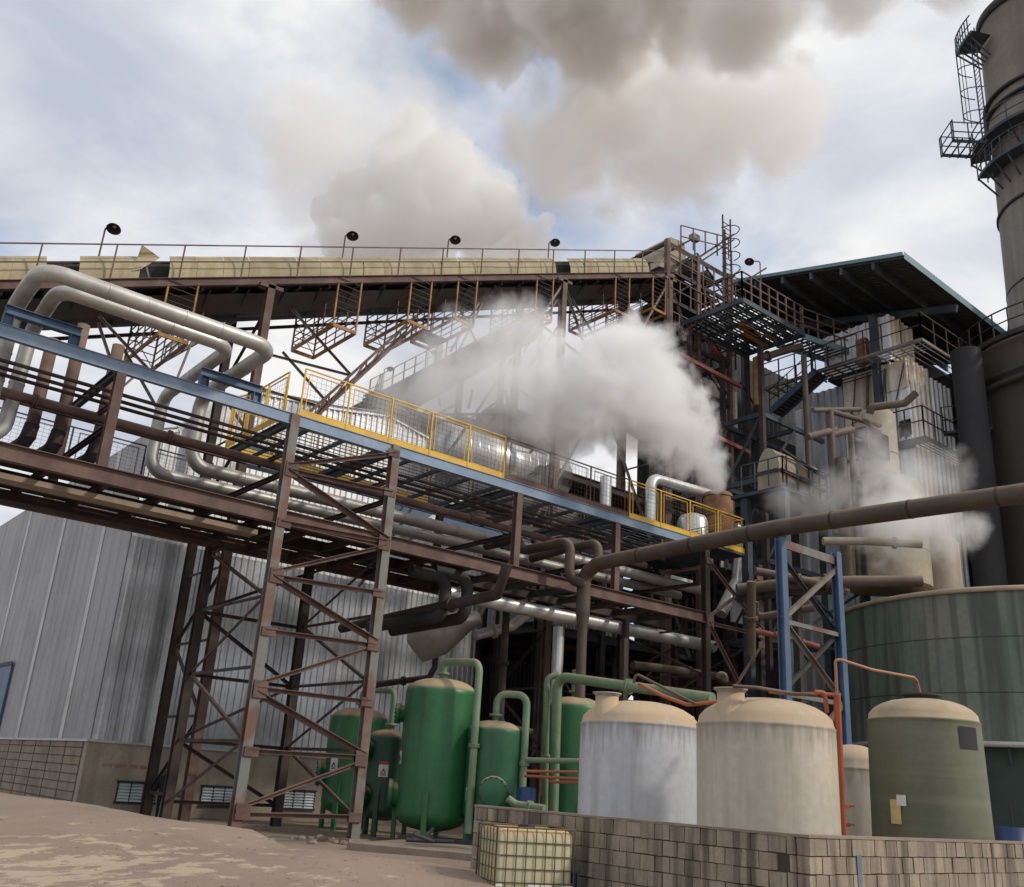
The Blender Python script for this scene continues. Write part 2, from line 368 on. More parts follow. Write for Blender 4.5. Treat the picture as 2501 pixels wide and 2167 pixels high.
for y in (37.6, 43.6, 50.2): MB().box(WX-.06, WX-.025, y, y+.42, PL+.02, 13.28).obj('wall_strip', TRIM, wh)
m = MB().box(WX, WX2, WY+.12, WY2, PL, 13.2); m.obj('inner_wall', CLAD, wh)
m = MB()
r_ = [(x, z+.05) for x, z in gx]
vs = [(x, y, z) for y in (WY-.25, WY2) for x, z in r_]; k = len(r_)
m.add(vs, [(i, i+1, k+i+1, k+i) for i in range(k-1)]); m.obj('roof', CORRW, wh)
m = MB()
for (a, za), (b_, zb) in zip(r_, r_[1:]): m.bar((a, WY-.12, za-.06), (b_, WY-.12, zb-.06), .05, .22)
m.obj('roof_trim', CORRW, wh)
m = MB().box(WX-.1, WX2, WY-.1, WY+.2, 0, PL); m.obj('plinth_front', PLAST, wh)
m = MB().box(WX-.1, WX+.2, WY+.2, WY2, 0, PL); pls = m.obj('plinth_side', CONC, wh)
m = MB()
for z in [.1+.28*i for i in range(8)]: m.box(WX-.112, WX-.1, WY+.3, WY2, z, z+.025)
for i in range(10):
    y = WY+.35+i*1.9; m.box(WX-.115, WX-.1, y, y+.03, .02, PL-.03)
m.obj('plinth_joint', MORT, wh)
m = MB().box(WX-.16, WX2, WY-.16, WY-.1, PL-.03, PL+.05); m.box(WX-.16, WX-.1, WY-.1, WY2, PL-.03, PL+.05); m.obj('sill_flashing', TRIM, wh)
for x0, x1 in ((11.75, 13.05), (14.68, 15.95), (17.85, 19.15)):
    fr = MB(); z0, z1 = .42, 1.08
    for z in (z0, z1): fr.box(x0-.06, x1+.06, WY-.19, WY-.1, z-.03, z+.03)
    for x in (x0, (x0*2+x1)/3, (x0+2*x1)/3, x1): fr.box(x-.018, x+.018, WY-.165, WY-.102, z0+.03, z1-.03)
    f = fr.obj('window', DARK, wh)
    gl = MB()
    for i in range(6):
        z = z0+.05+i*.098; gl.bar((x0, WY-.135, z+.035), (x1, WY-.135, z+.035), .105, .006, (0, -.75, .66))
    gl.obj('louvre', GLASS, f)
q = P(0, 1640, X=WX-.1); q2 = P(30, 1625, X=WX-.1)
MB().box(WX-.13, WX-.04, q2.y, q2.y+4, PL+.1, q2.z).obj('sliding_door', BLUED, wh)
MB().box(WX-.16, WX-.13, q2.y-.08, q2.y+4, q2.z, q2.z+.18).obj('door_track', DARKB, wh)
FADE = mat('faded_red_lettering', (.30, .17, .12), (.34, .27, .2), 4, .9)
m = MB(); xx = 11.1
for wd in (.42, .5, .35, .45):
    m.box(xx, xx+wd*.8, WY-.104, WY-.098, 1.5, 1.62); xx += wd
m.obj('faded_paint_band', FADE, wh)

# ------------------------------------------------------------------ pipe bridge
YB, YR = 24.29, 28.9
GZ, BZ = 8.42, 11.34
X0, X1 = -4.0, 29.9
br = T('pipe_bridge', 'long elevated steel pipe bridge with grey blue top beam and yellow railings', 'pipe bridge', (X0, YB, GZ-.2))
for y in (YB, YR):
    MB().ibeam((X0, y, GZ), (X1, y, GZ), .22, .42, .022).obj('lower_girder', RUST, br)
    MB().ibeam((X0, y, BZ), (X1-.1, y, BZ), .16, .34, .02).bar((X0, y-.04, BZ), (X1-.1, y-.04, BZ), .012, .3).obj('top_beam', BLUE, br)
MB().ibeam((X0, YR-.3, 9.5), (11.2, YR-.3, 9.5), .16, .26).obj('rear_rail_beam', BLUED, br)
MB().ibeam((X0, 26.6, GZ-.02), (X1, 26.6, GZ-.02), .2, .36).obj('middle_girder', RUSTD, br)
for i in range(24):
    x = X0+.6+i*1.45
    if x < X1: MB().ibeam((x, YB+.12, GZ-.06), (x, YR-.12, GZ-.06), .12, .22).obj('cross_beam', RUSTD, br)
MB().box(X0, 11.2, 25.2, 25.75, 8.02, 8.16).obj('cable_tray', mat('tan_tray', (.34, .27, .2), (.27, .21, .16), 2), br)
MB().box(X0, 19.0, YB+.4, 26.4, 8.62, 8.66).obj('walkway_plate', DARK, br)
MB().box(X0, 24.0, 26.8, 28.7, 8.62, 8.66).obj('walkway_plate', DARK, br)
MB().box(X0, 11.0, 27.2, 27.75, 7.98, 8.12).obj('cable_tray', RUSTD, br)
for x in (1.4, 6.41, 19.97, 24.76):
    for y in (YB, YR):
        MB().ibeam((x, y, GZ+.21), (x, y, BZ-.17), .24, .22, .03, (0, 1, 0)).obj('post', RUST, br)
for x in (1.4, 6.41, 11.37, 14.87, 19.97, 24.76, 29.6):
    MB().ibeam((x, YB+.08, 9.74), (x, YR-.08, 9.74), .12, .14).obj('pipe_bearer', RUSTD, br)
    MB().ibeam((x, YB+.1, 10.38), (x, 26.3, 10.38), .1, .12).obj('pipe_bearer', RUST, br)
    MB().ibeam((x, YB+.1, BZ), (x, YR-.1, BZ), .14, .24).obj('top_cross_beam', DARKB, br)
x = 12.1
while x < 29.4:
    MB().bar((x, YB+.1, BZ+.02), (x, YR-.1, BZ+.02), .07, .12).obj('joist', DARKB, br); x += 1.22
m = MB(); y = YB+.3
while y < YR-.1: m.bar((11.4, y, BZ+.14), (29.4, y, BZ+.14), .012, .03); y += .3
m.obj('walkway_grating', DARKB, br)
def fence(A, B, n, mt, name='railing', h=1.5, toe=.2, infill=True):
    A = V(A); B = V(B); m = MB(); railing(m, A, B, h, n, .045, (1,), toe)
    for i in range(n):
        a = A.lerp(B, (i+.10)/n); b_ = A.lerp(B, (i+.90)/n)
        for p in (a, b_): m.bar(p+UPZ*.2, p+UPZ*(h-.12), .022)
        for z in (.2, h-.12): m.bar(a+UPZ*z, b_+UPZ*z, .022)
        for t_ in (.0, 1.0): pass
    o = m.obj(name, mt, br)
    if infill:
        m = MB(); Ln = (B-A).length; k = int(Ln/.16)
        for i in range(k): p = A.lerp(B, (i+.5)/k); m.bar(p+UPZ*.18, p+UPZ*(h-.1), .006)
        for j in range(8): z = .25+j*(h-.4)/7; m.bar(A+UPZ*z, B+UPZ*z, .006)
        m.obj('mesh_infill', CAGE, o)
ZT = BZ+.18
fence((11.52, YB, ZT), (19.25, YB, ZT), 5, YEL)
fence((19.3, YB, ZT), (25.4, YB, ZT), 3, RUST)
fence((25.45, YB, ZT), (32.5, YB, ZT), 4, YEL)
fence((32.5, YB, ZT), (32.5, YR, ZT), 2, YEL)
fence((11.3, YB+.6, ZT), (11.3, YR, ZT), 3, YEL)
fence((11.4, YR, ZT), (19.3, YR, ZT), 5, YEL)
fence((19.4, YR, ZT), (29.5, YR, ZT), 5, RUST)
fence((-2, YR-.2, 9.64), (10.9, YR-.2, 9.64), 6, DARKB, h=1.2, toe=0)
MB().box(29.6, 32.55, YB, YR, BZ+.06, BZ+.14).obj('end_platform', DARKB, br)
for x0, x1 in ((3.45, 5.25), (8.45, 10.25)):
    m = MB(); z = 12.02
    m.ibeam((x0, YB, z-.12), (x1, YB, z-.12), .2, .24)
    for x in (x0+.12, x1-.12): m.ibeam((x, YB, BZ+.17), (x, YB, z-.24), .2, .24, .02, (1, 0, 0))
    m.obj('portal_frame', BLUED, br)

# lattice towers under the bridge
def tower(xa, xb, label, zs_front, zt_front=11.5, zt_rear=GZ-.2, front_mat=GREYST):
    tw = T('trestle_tower', label, 'trestle', ((xa+xb)/2, (YB+YR)/2, 0), 'lattice towers carrying the pipe bridge')
    for x in (xa, xb):
        MB().ibeam((x, YB, .12), (x, YB, zt_front), .27, .25, .03, (0, 1, 0)).obj('post', front_mat, tw)
        MB().ibeam((x, YR, .12), (x, YR, zt_rear), .27, .25, .03, (0, 1, 0)).obj('post', RUSTD, tw)
        for y in (YB, YR): MB().box(x-.28, x+.28, y-.28, y+.28, -.05, .12).obj('footing', CONC, tw)
    gi = 0
    for a, b_, kind in zs_front:
        gi += 1
        p, q = ((xa, YB-.13, a), (xb, YB-.13, b_))
        MB().angle(p, q, .15 if kind else .12, .02, (0, 0, 1)).obj('brace', RUST, tw)
        for (x_, y_, z_), s_ in ((p, 1), (q, -1)): MB().box(*sorted((x_-.1*s_, x_+.3*s_)), y_-.012-.003*gi, y_+.012+.003*gi, z_-.12, z_+.12).obj('gusset_plate', RUST, tw)
    zz = [.7, 2.4, 4.3, 6.2, 8.0]
    for i, (a, b_) in enumerate(zip(zz, zz[1:])):
        c, d = (a, b_) if i % 2 else (b_, a)
        MB().angle((xa, YR+.1, c), (xb, YR+.1, d), .1, .015).obj('brace', RUSTD, tw)
        MB().angle((xa, YR+.1, a), (xb, YR+.1, a), .1, .015).obj('brace', RUSTD, tw)
        for x in (xa, xb):
            MB().angle((x, YB+.1, c if x == xa else d), (x, YR-.1, d if x == xa else c), .09, .015).obj('brace', RUSTD, tw)
            MB().angle((x, YB+.1, b_), (x, YR-.1, b_), .09, .015).obj('brace', RUSTD, tw)
def zt(px, py): return P(px, py, Y=YB-.13).z
LB = [((706, 1137), (969, 1109), 0), ((706, 1150), (962, 1206), 0), ((706, 1153), (947, 1319), 1), ((694, 1278), (947, 1325), 0), ((665, 1397), (940, 1334), 0),
      ((669, 1409), (931, 1450), 0), ((669, 1412), (919, 1569), 1), ((640, 1540), (916, 1578), 0), ((624, 1672), (915, 1580), 0), ((624, 1682), (905, 1716), 0),
      ((620, 1692), (888, 1845), 1), ((590, 1834), (888, 1851), 0), ((585, 1975), (881, 1861), 0), ((585, 1990), (871, 1997), 0)]
tower(11.37, 14.87, 'tall lattice tower with grey front posts in front of the green vessels', [(zt(*a), zt(*b_), k) for a, b_, k in LB])
tower(29.9, 33.4, 'dark lattice tower under the far end of the bridge behind the white tanks',
      [(1, 4, 1), (4, 4, 0), (4, 1, 0), (4.2, 7.8, 1), (8.2, 4.2, 0), (8.2, 8.2, 0), (8.4, 10.6, 1), (10.7, 8.4, 0)], 11.2, front_mat=RUSTD)

# ------------------------------------------------------------------ pipes on the bridge
def pipe(name, pts, r, mt, label, bend=.5, band=0, cat='pipe', group=None, n=14, sup=()):
    m = MB().tube(pts, r, n, bend)
    if band:
        for a, b_ in zip(pts, pts[1:]):
            a = V(a); b_ = V(b_); d = (b_-a).normalized()
            if (b_-a).length > 2.2*bend+.3: m.bands(a+d*bend, b_-d*bend, r, band)
    elif r >= .1 and name in ('process_pipe', 'green_pipe', 'green_manifold', 'drop_pipe', 'cross_pipe'):
        a, b_ = max(zip([V(p) for p in pts], [V(p) for p in pts[1:]]), key=lambda t_: (t_[1]-t_[0]).length); d = (b_-a).normalized(); k = max(1, int((b_-a).length/3.5))
        for i in range(k):
            c = a.lerp(b_, (i+.5)/k); m.tube([c-d*.05, c-d*.008], r*1.5, n); m.tube([c+d*.008, c+d*.05], r*1.5, n)
    return one(m, name, mt, label, cat, group)
zA0, zA1, zB0, zB1 = 10.02, 10.3, 10.22, 10.5
pipe('insulated_pipe', [(3.82, 24.3, 12.64), (3.82, 22.95, 12.64), (9.82, 22.95, 12.64), (9.75, 27.56, 12.5), (9.75, 27.56, zB0), (33.5, 27.56, zB1)],
     .215, SILV, 'thick silver insulated pipe making the outer expansion loop above the blue beam', .55, 1.2)
pipe('insulated_pipe', [(4.45, 24.6, 12.62), (4.45, 23.72, 12.62), (8.95, 23.72, 12.62), (8.9, 28.5, 12.45), (8.9, 28.5, zA0), (33.2, 28.5, zA1)],
     .19, SILV, 'thinner silver insulated pipe making the inner expansion loop above the blue beam', .5, 1.2)
pipe('insulated_pipe', [(3.82, 24.29, 12.64), (3.82, 25.4, 12.5), (3.82, 25.6, 9.3), (-4, 25.6, 9.3)], .215, SILV, 'silver pipe dropping from the outer expansion loop by the blue portal frame', .5, 1.1)
pipe('insulated_pipe', [(4.45, 24.58, 12.62), (4.45, 26.1, 12.3), (4.4, 26.2, 9.25), (-4, 26.2, 9.25)], .19, SILV, 'silver pipe dropping from the inner expansion loop beside the brown stubs', .5, 1.1)
for i, (y, dz) in enumerate(((24.75, 10.78), (25.0, 10.68), (25.25, 10.6))):
    pipe('process_pipe', [(X0, y, dz), (27.5+i*.5, y, dz)], .05, RUSTD, ('topmost', 'middle', 'lowest')[i]+' of the three thin brown pipes running along the bridge', 0, 0, group='thin brown pipes along the bridge', n=10)
pipe('process_pipe', [(X0, 25.6, 10.28), (27.8, 25.6, 10.28)], .13, RUST, 'thicker brown pipe running under the three thin pipes along the bridge', 0)
one(MB().ibeam((X0, 26.15, 10.42), (10.9, 26.15, 10.42), .14, .3, .02), 'channel_beam', RUST, 'brown channel beam lying along the bridge beside the vertical stubs', 'beam')
for i, (a, b_) in enumerate((((205, 795), (150, 1080)), ((290, 845), (225, 1100)), ((130, 830), (95, 1060)))):
    p = P(*a, Y=26.7)
    s = T('vent_stub', ('brown vent stub with open top between the two silver loops', 'rustiest brown vent stub beside the long brown bridge post', 'brown vent stub partly behind the blue portal frame')[i], 'vent pipe', (p.x, 26.7, 9.6), 'brown vent stubs on the bridge')
    MB().lathe([(.17, 0), (.17, p.z-9.6), (.14, p.z-9.6), (.14, p.z-10)], (p.x, 26.7, 9.6), 16).obj('pipe_body', RUST, s)
    MB().tube([(p.x, 26.7, 10.0), (p.x-.05, 26.75, 9.5), (p.x-.2, 27.6, 9.4)], .19, 14, .3).obj('elbow', DARK, s)

# ------------------------------------------------------------------ conveyor gallery
YC, YC2 = 30.3, 33.5
CA, CB = V((-6, YC, 15.21-.425*9.99)), V((34.9, YC, 15.21+.425*30.91))
def cz(x): return 15.21+.425*(x-3.99)
cv = T('conveyor_gallery', 'inclined rusty conveyor gallery with cream cover sheets rising to the head tower', 'conveyor', (12, YC, cz(12)))
def cl(x, y, dz=0): return V((x, y, cz(x)+dz))
for y in (YC, YC2): MB().ibeam(cl(-6, y, -.1), cl(34.9, y, -.1), .2, .3, .02).obj('deck_girder', RUST, cv)
m = MB()
for i in range(34): x = -5.5+i*1.2; m.bar(cl(x, YC+.1, -.3), cl(x, YC2-.1, -.3), .1, .16)
m.obj('deck_joist', DARK, cv)
m = MB(); m.add([cl(-6, YC+.12, -.19), cl(34.9, YC+.12, -.19), cl(34.9, YC2-.12, -.19), cl(-6, YC2-.12, -.19), cl(-6, YC+.12, -.1), cl(34.9, YC+.12, -.1), cl(34.9, YC2-.12, -.1), cl(-6, YC2-.12, -.1)],
    [(0, 1, 2, 3), (4, 5, 6, 7), (0, 1, 5, 4), (2, 3, 7, 6)]); m.obj('deck_plate', DARK, cv)
m = MB()   # trough belt hanging under the deck
for y0, z0, y1, z1 in ((30.75, -.42, 31.5, -.95), (31.5, -.95, 32.4, -.95), (32.4, -.95, 33.1, -.42)):
    m.add([cl(-6, y0, z0), cl(34, y0, z0), cl(34, y1, z1), cl(-6, y1, z1)], [(0, 1, 2, 3)])
m.obj('belt_trough', DRUM, cv)
m = MB()
for i in range(28):
    x = -5+i*1.4; m.bar(cl(x, 30.5, -.38), cl(x+.15, 31.9, -1.05), .06); m.bar(cl(x, 33.2, -.38), cl(x+.15, 31.9, -1.05), .06)
m.bar(cl(-6, 31.9, -1.1), cl(34, 31.9, -1.1), .1, .14); m.bar(cl(-6, YC2, -1.0), cl(34, YC2, -1.0), .09, .12)
m.obj('trough_frame', DARK, cv)
# cream cover sheets, each bent plate one mesh
gaps = {5: 1, 7: 1, 9: 1}
xx = -6.0; i = 0
while xx < 32.6:
    wd = .93
    skip = any(abs(xx+.4-P(g_, 640, Y=YC+.8).x) < .47 for g_ in (180, 352, 388, 1345))
    if not skip:
        m = MB(); k = 5; j = random.uniform(-.015, .03); sk = random.uniform(.0, .05)
        vs = []
        for a in range(k+1):
            yy = YC+.14+.42*(a/k)**2.2+j; zz = .04+1.12*(a/k)**.85
            for x_ in (xx+.004, xx+wd-sk*.4): vs.append(cl(x_, yy, zz))
        m.add(vs, [(2*a, 2*a+1, 2*a+3, 2*a+2) for a in range(k)])
        m.obj('cover_sheet', CREAM, cv)
    xx += wd; i += 1
m = MB()
pq = lambda x, y, dy: P(x, y, Y=YC+dy)
fa_, fb_, fc_, fd_, fe_ = pq(336, 629, .3), pq(347, 598, .15), pq(391, 630, .3), pq(304, 668, .2), pq(345, 657, .1)
for o_ in (0, .025): m.add([v+V((0, o_, 0)) for v in (fa_, fb_, fc_, fd_, fe_)], [(0, 1, 2), (0, 2, 4, 3)])
MB().bar(pq(357, 652, .5), pq(364, 684, .5), .07, .07).obj('hatch_post', GREYST, cv)
m.obj('bent_cover_sheet', CREAM, cv)
m = MB()
for x in [-5.7+i*1.9 for i in range(21)]: m.bar(cl(x, YC+.75, 0), cl(x, YC+.75, .95), .05)
m.bar(cl(-6, YC+.75, .97), cl(34, YC+.75, .97), .05); m.obj('cover_hoop', RUSTD, cv)
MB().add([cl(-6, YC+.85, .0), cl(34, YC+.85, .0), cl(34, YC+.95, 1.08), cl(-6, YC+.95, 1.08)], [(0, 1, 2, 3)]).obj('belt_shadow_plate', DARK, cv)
tops = [103, 287, 453, 602, 737, 864, 980, 1084, 1180, 1269, 1353, 1430, 1502, 1570, 1634]
xs_ = [P(t_, 600, Y=YC-.08).x for t_ in tops]; xs_ = [xs_[0]-2*1.85, xs_[0]-1.85]+xs_
m = MB()
for x in xs_: m.bar(cl(x, YC-.08, .02), cl(x, YC-.08, 1.36), .045)
for h in (.68, 1.34): m.bar(cl(-6, YC-.08, h), cl(34.2, YC-.08, h), .04)
m.obj('handrail', RUST, cv)
m = MB()
for x in xs_: m.bar(cl(x, YC2+.05, .02), cl(x, YC2+.05, 1.2), .045)
for h in (.68, 1.2): m.bar(cl(-6, YC2+.05, h), cl(34.2, YC2+.05, h), .04)
m.obj('handrail', RUST, cv)
# under-belt crossing platforms (hanging cages)
px_ = [P(385, 820, Y=YC).x-.0, 15.18, 18.45, 20.79, P(1305, 770, Y=YC).x, P(1500, 750, Y=YC).x, P(1592, 740, Y=YC).x]
lab = ['rusty hanging cage under the conveyor beside the silver loop pipes', 'ochre hanging cage next to the first conveyor column', 'ochre hanging cage above the long slanting strut',
       'ochre hanging cage with a dark plate left in its floor', 'hanging cage half swallowed by steam beside the second conveyor column', 'hanging cage between the second and third conveyor columns', 'hanging cage close to the third conveyor column']
def cage(x, label):
    z = cz(x)-2.05; w_ = 1.0; c = T('access_cage', label, 'access platform', (x, YC, z), 'hanging cages under the conveyor belt')
    m = MB()
    for xx_ in (x, x+w_): m.bar((xx_, YC-.05, z), (xx_, YC2+.1, z), .07, .14)
    for yy in (YC-.05, YC2+.1): m.bar((x, yy, z), (x+w_, yy, z), .07, .14)
    m.obj('floor_frame', OCHRE, c)
    for xx_ in (x, x+w_):
        for yy in (YC-.05, YC2+.1): MB().bar((xx_, yy, z), (xx_, yy, cz(xx_)-.2), .06).obj('hanger', OCHRE, c)
    m = MB()
    for xx_ in (x, x+w_):
        for j in range(1, 4): yy = lerp(YC, YC2, j/4); m.bar((xx_, yy, z), (xx_, yy, z+1.25), .04)
        for h in (.32, .62, .93, 1.25): m.bar((xx_, YC, z+h), (xx_, YC2+.1, z+h), .035)
    for h in (.3, .6, .9, 1.2): m.bar((x, YC2+.1, z+h), (x+w_, YC2+.1, z+h), .03)
    m.bar((x, YC2+.1, z+.1), (x+w_, YC2+.1, z+1.3), .025); m.bar((x+w_, YC2+.1, z+.1), (x, YC2+.1, z+1.3), .025)
    m.obj('cage_rail', RUST, c)
    m = MB()
    for j in range(8): h = .3+j*.25; m.bar((x, YC-.05, z+h), (x+w_, YC-.05, z+h), .025)
    m.obj('ladder_rung', RUSTD, c)
    return c, z
for x, l in zip(px_, lab):
    c, z = cage(x, l)
    if 'dark plate' in l: MB().box(x+.08, x+.92, 32.2, 33.2, z-.03, z+.03).obj('floor_plate', DARK, c)
# conveyor columns
def column(x, label, zb=0, mt=RUST, top=None):
    t_ = T('conveyor_trestle', label, 'support column', (x, YC, zb), 'columns carrying the conveyor')
    for y in (YC, YC2): MB().ibeam((x, y, zb), (x, y, cz(x)-.25), .28, .3, .03, (0, 1, 0)).obj('leg', mt if y == YC else RUSTD, t_)
    z = zb+.8; f = 0
    while z < cz(x)-3:
        a, b_ = (YC, YC2) if f else (YC2, YC)
        MB().angle((x, a, z), (x, b_, z+2.4), .09, .015).obj('brace', RUSTD, t_); MB().angle((x, YC, z), (x, YC2, z), .09, .015).obj('brace', RUSTD, t_); z += 2.4; f = 1-f
    MB().bar((x-.45, YC, cz(x)-.42), (x+.45, YC, cz(x)-.35), .3, .14).obj('head_plate', RUST, t_)
    if x > 15:
        for s_ in (-1, 1): MB().angle((x, YC, cz(x)-.45), (x+s_*.55*(cz(x)-8), YC+.1, 8), .1, .015).obj('stay_rod', GREYST, t_)
    return t_
column(12.5, 'brown conveyor column standing behind the tall lattice tower')
column(P(1375, 720, Y=YC).x, 'brown conveyor column rising out of the steam')
column(P(1634, 720, Y=YC).x, 'brown conveyor column below the conveyor head')
# lattice struts in the conveyor truss
def strut(a, b_, wd, label, mt=GREYST):
    a = V(a); b_ = V(b_); m = MB(); o = V((0, 0, .5)); k = 7
    m.bar(a, b_, .09); m.bar(a+o, b_+o, .09)
    for i in range(k):
        p = a.lerp(b_, i/k); q_ = a.lerp(b_, (i+1)/k); m.bar(p, p+o, .05); m.bar(p, q_+o, .05)
    m.bar(a+V((0, .7, 0)), b_+V((0, .7, 0)), .09)
    one(m, 'lattice_strut', mt, label, 'strut', 'slanting struts below the conveyor')
strut(P(700, 1085, Y=30.2), P(1015, 797, Y=30.9), .1, 'long slanting lattice strut between yellow railing and third hanging cage', RUST)
strut(P(400, 880, Y=31.5), P(640, 745, Y=32.8), .1, 'slanting lattice strut crossing behind the silver loop pipes')
m = MB()
for a, b_ in (((690, 730), (858, 918)), ((640, 862), (858, 918)), ((575, 930), (800, 1000)), ((690, 860), (800, 985)), ((500, 760), (395, 1020)), ((240, 790), (270, 880)), ((230, 760), (360, 900)), ((300, 850), (390, 1010)), ((250, 990), (340, 910)),
              ((1100, 710), (1180, 870)), ((1170, 740), (1100, 860)), ((1110, 880), (1180, 740)), ((1280, 860), (1370, 720)), ((1390, 720), (1500, 900)), ((1330, 800), (1420, 870))):
    MB().angle(P(*a, Y=31.4), P(*b_, Y=31.4), .085, .015).obj('bracing', GREYST, cv)
# lamps
def lamp(base, h, reach, label, sgn=1):
    b_ = V(base); t_ = T('lamp', label, 'lamp', b_, 'swan neck lamps of the plant'); r = R2.copy(); r.z = 0; r.normalize(); r *= sgn*reach
    MB().tube([b_, b_+UPZ*h, b_+UPZ*h+r], .03, 8, .12).obj('pole', RUST, t_)
    c = b_+UPZ*h+r; ax = V((r.x*.3, r.y*.3, -1)) + V((-.25, -.3, 0))
    sh = MB().lathe([(.05, -.15), (.11, -.09), (.23, .04), (.25, .09), (.22, .08), (.09, -.05), (.0, -.06)], c, 20, ax).obj('lamp_shade', RUSTD, t_)
    MB().lathe([(.0, .02), (.06, -.01), (.06, -.05)], c, 12, ax).obj('bulb', WHITE, sh)
for x_, y_, yb, l in ((252, 555, 625, 'swan neck lamp above the torn cover sheet'), (838, 573, 630, 'swan neck lamp where the soft edge of the steam cloud begins'), (1090, 583, 635, 'swan neck lamp against the middle of the white steam cloud'), (1335, 590, 635, 'swan neck lamp beside the bright crisp edge of the steam cloud')):
    a = P(x_+6, y_, Y=YC+1.3); lamp((a.x, a.y, cz(a.x)+.9), a.z-cz(a.x)-.9, .3, l)
# ------------------------------------------------------------------ dark process pipes, big pipes under and beside the bridge
MB_ = MB
one(MB().tube([(19.0, 26.9, 7.88), (33.6, 26.9, 7.95)], .26, 16).bands((19.2, 26.9, 7.88), (33.6, 26.9, 7.95), .26, 1.3), 'insulated_pipe', SILVN, 'bright silver pipe hung below the bridge girder', 'pipe')
XP = P(1420, 1390, Y=23.7).x
pipe('process_pipe', [(XP, 23.55, 1.5), (XP, 23.55, 7.4)], .17, PIPEB, 'vertical brown pipe standing in front of the bridge', 0)
bp = T('main_pipe', 'long thick brown pipe resting on the blue support frame', 'pipe', (XP, 15, 8.6))
MB().tube([(XP, 23.55, 7.4), (XP, 23.55, 9.0), (XP, 15.6, 9.0), (XP, 2.5, 8.6)], [.17]*1+[.2]+[.24]*12, 18, 0, k=6) if False else MB().tube([(XP, 23.55, 7.38), (XP, 23.55, 8.72), (XP, 22.9, 9.02), (XP, 15.6, 9.1), (XP, 2.5, 8.6)], .24, 20, .5).obj('pipe_body', PIPEB, bp)
MB().lathe([(.245, 0), (.175, -.5)], (XP, 23.55, 7.4), 20).obj('reducer', PIPEB, bp)
for y_ in (21, 18.8, 16.6, 13.9, 11.7, 9.5, 7.3):
    z_ = lerp(9.02, 9.1, (22.9-y_)/7.3) if y_ > 15.6 else lerp(9.1, 8.6, (15.6-y_)/13.1)
    MB().tube([(XP, y_, z_), (XP, y_-.06, z_)], .25, 20).obj('weld_ring', RUSTD, bp)
MB().tube([(XP+.7, 23.6, 9.15), (XP+.7, 23.6, 10.0), (XP+.7, 25.6, 10.0), (XP+.7, 27.2, 9.9)], .16, 14, .35).obj('branch_pipe', PIPEB, bp)
MB().tube([(XP-.1, 23.5, 8.35), (XP-.75, 23.5, 8.45), (XP-.75, 23.5, 9.75), (XP-.75, 26.0, 9.75), (XP-.9, 26.2, 10.2), (XP-.9, 28, 10.2)], .17, 14, .4).obj('branch_pipe', PIPEB, bp)
# dark bent pipes under the bridge
for i, px0 in enumerate((1090, 1143)):
    a = P(px0, 1420, Y=25.2); b_ = P(px0-5, 1490, Y=25.2)
    pipe('bent_pipe', [(a.x-1.4, 25.2, a.z+.12), (a.x, 25.2, a.z+.12), (b_.x, 25.2, b_.z-.25), (b_.x, 29.5, b_.z-.35)] if i else [(a.x-1.4, 25.2, a.z+.1), (a.x, 25.2, a.z+.1), (a.x, 25.2, b_.z-.2), (a.x-.4, 29.0, b_.z-.3)], .2, DARK,
         ('dark bent pipe below the bridge, farther from the vertical brown pipe', 'dark bent pipe below the bridge, closer to the vertical brown pipe')[i], .45)
a = P(835, 1535, Y=31.5); b_ = P(1215, 1452, X=a.x)
pipe('process_pipe', [a, b_, b_+V((.15, -.2, .9))], .17, RUSTD, 'long dark brown pipe crossing below the bridge past the warehouse wall', 0)
c = P(1060, 1545, Y=31); one(MB().lathe([(.1, -1.1), (.95, -.75), (.95, .2), (.35, 1.5), (.3, 1.9)], c, 28, (.75, -.35, .35)), 'duct_cone', SILV, 'dull grey cone shaped duct hanging in front of the warehouse corner', 'duct')
pipe('process_pipe', [P(1160, 1552, Y=29.5), P(1250, 1530, Y=29.2), P(1300, 1490, Y=28.8)], .2, SILV, 'grey dusty horizontal pipe below the bridge right of the duct cone', .3)
q = P(1362, 1600, Y=27.5)
pipe('downpipe', [(q.x, 27.5, 0), (q.x, 27.5, 7.6)], .22, SILVN, 'bright silver vertical downpipe behind the pale green manifold', 0, 1.5)
for px0, y_, l in ((1238, 27.8, 'thin brown drop pipe under the girder beside the bent pipes'), (1530, 26.5, 'dark brown drop pipe between vertical brown pipe and white tank')):
    q = P(px0, 1480, Y=y_); pipe('drop_pipe', [(q.x, y_, 8.2), (q.x, y_, 3.7), (q.x+1.2, y_-.4, 3.6)], .14, RUSTD, l, .4)
q = P(1545, 1625, Y=26.5)
pipe('process_pipe', [q, P(1610, 1632, Y=26.4), P(1750, 1652, Y=26.2), P(1800, 1690, Y=26)], .17, PIPEB, 'rusty brown horizontal pipe just above the white tank', .4)

# ------------------------------------------------------------------ dark mill house steel frame behind the bridge
mh = T('mill_house', 'open dark steel framed mill house behind the far end of the bridge', 'steel building', (36, 36, 0))
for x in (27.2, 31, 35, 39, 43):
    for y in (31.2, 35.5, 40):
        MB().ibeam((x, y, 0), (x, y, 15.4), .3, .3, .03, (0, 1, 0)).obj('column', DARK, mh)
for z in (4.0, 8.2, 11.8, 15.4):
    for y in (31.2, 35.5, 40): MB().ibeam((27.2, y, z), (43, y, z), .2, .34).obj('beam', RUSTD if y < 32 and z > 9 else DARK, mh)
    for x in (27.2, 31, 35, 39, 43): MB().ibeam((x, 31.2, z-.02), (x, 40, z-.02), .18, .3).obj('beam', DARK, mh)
for z in (8.45, 15.6): MB().box(27.2, 43, 31.6, 40.4, z, z+.06).obj('floor', DARK, mh)  # slabs added to make the inside of the frame dark
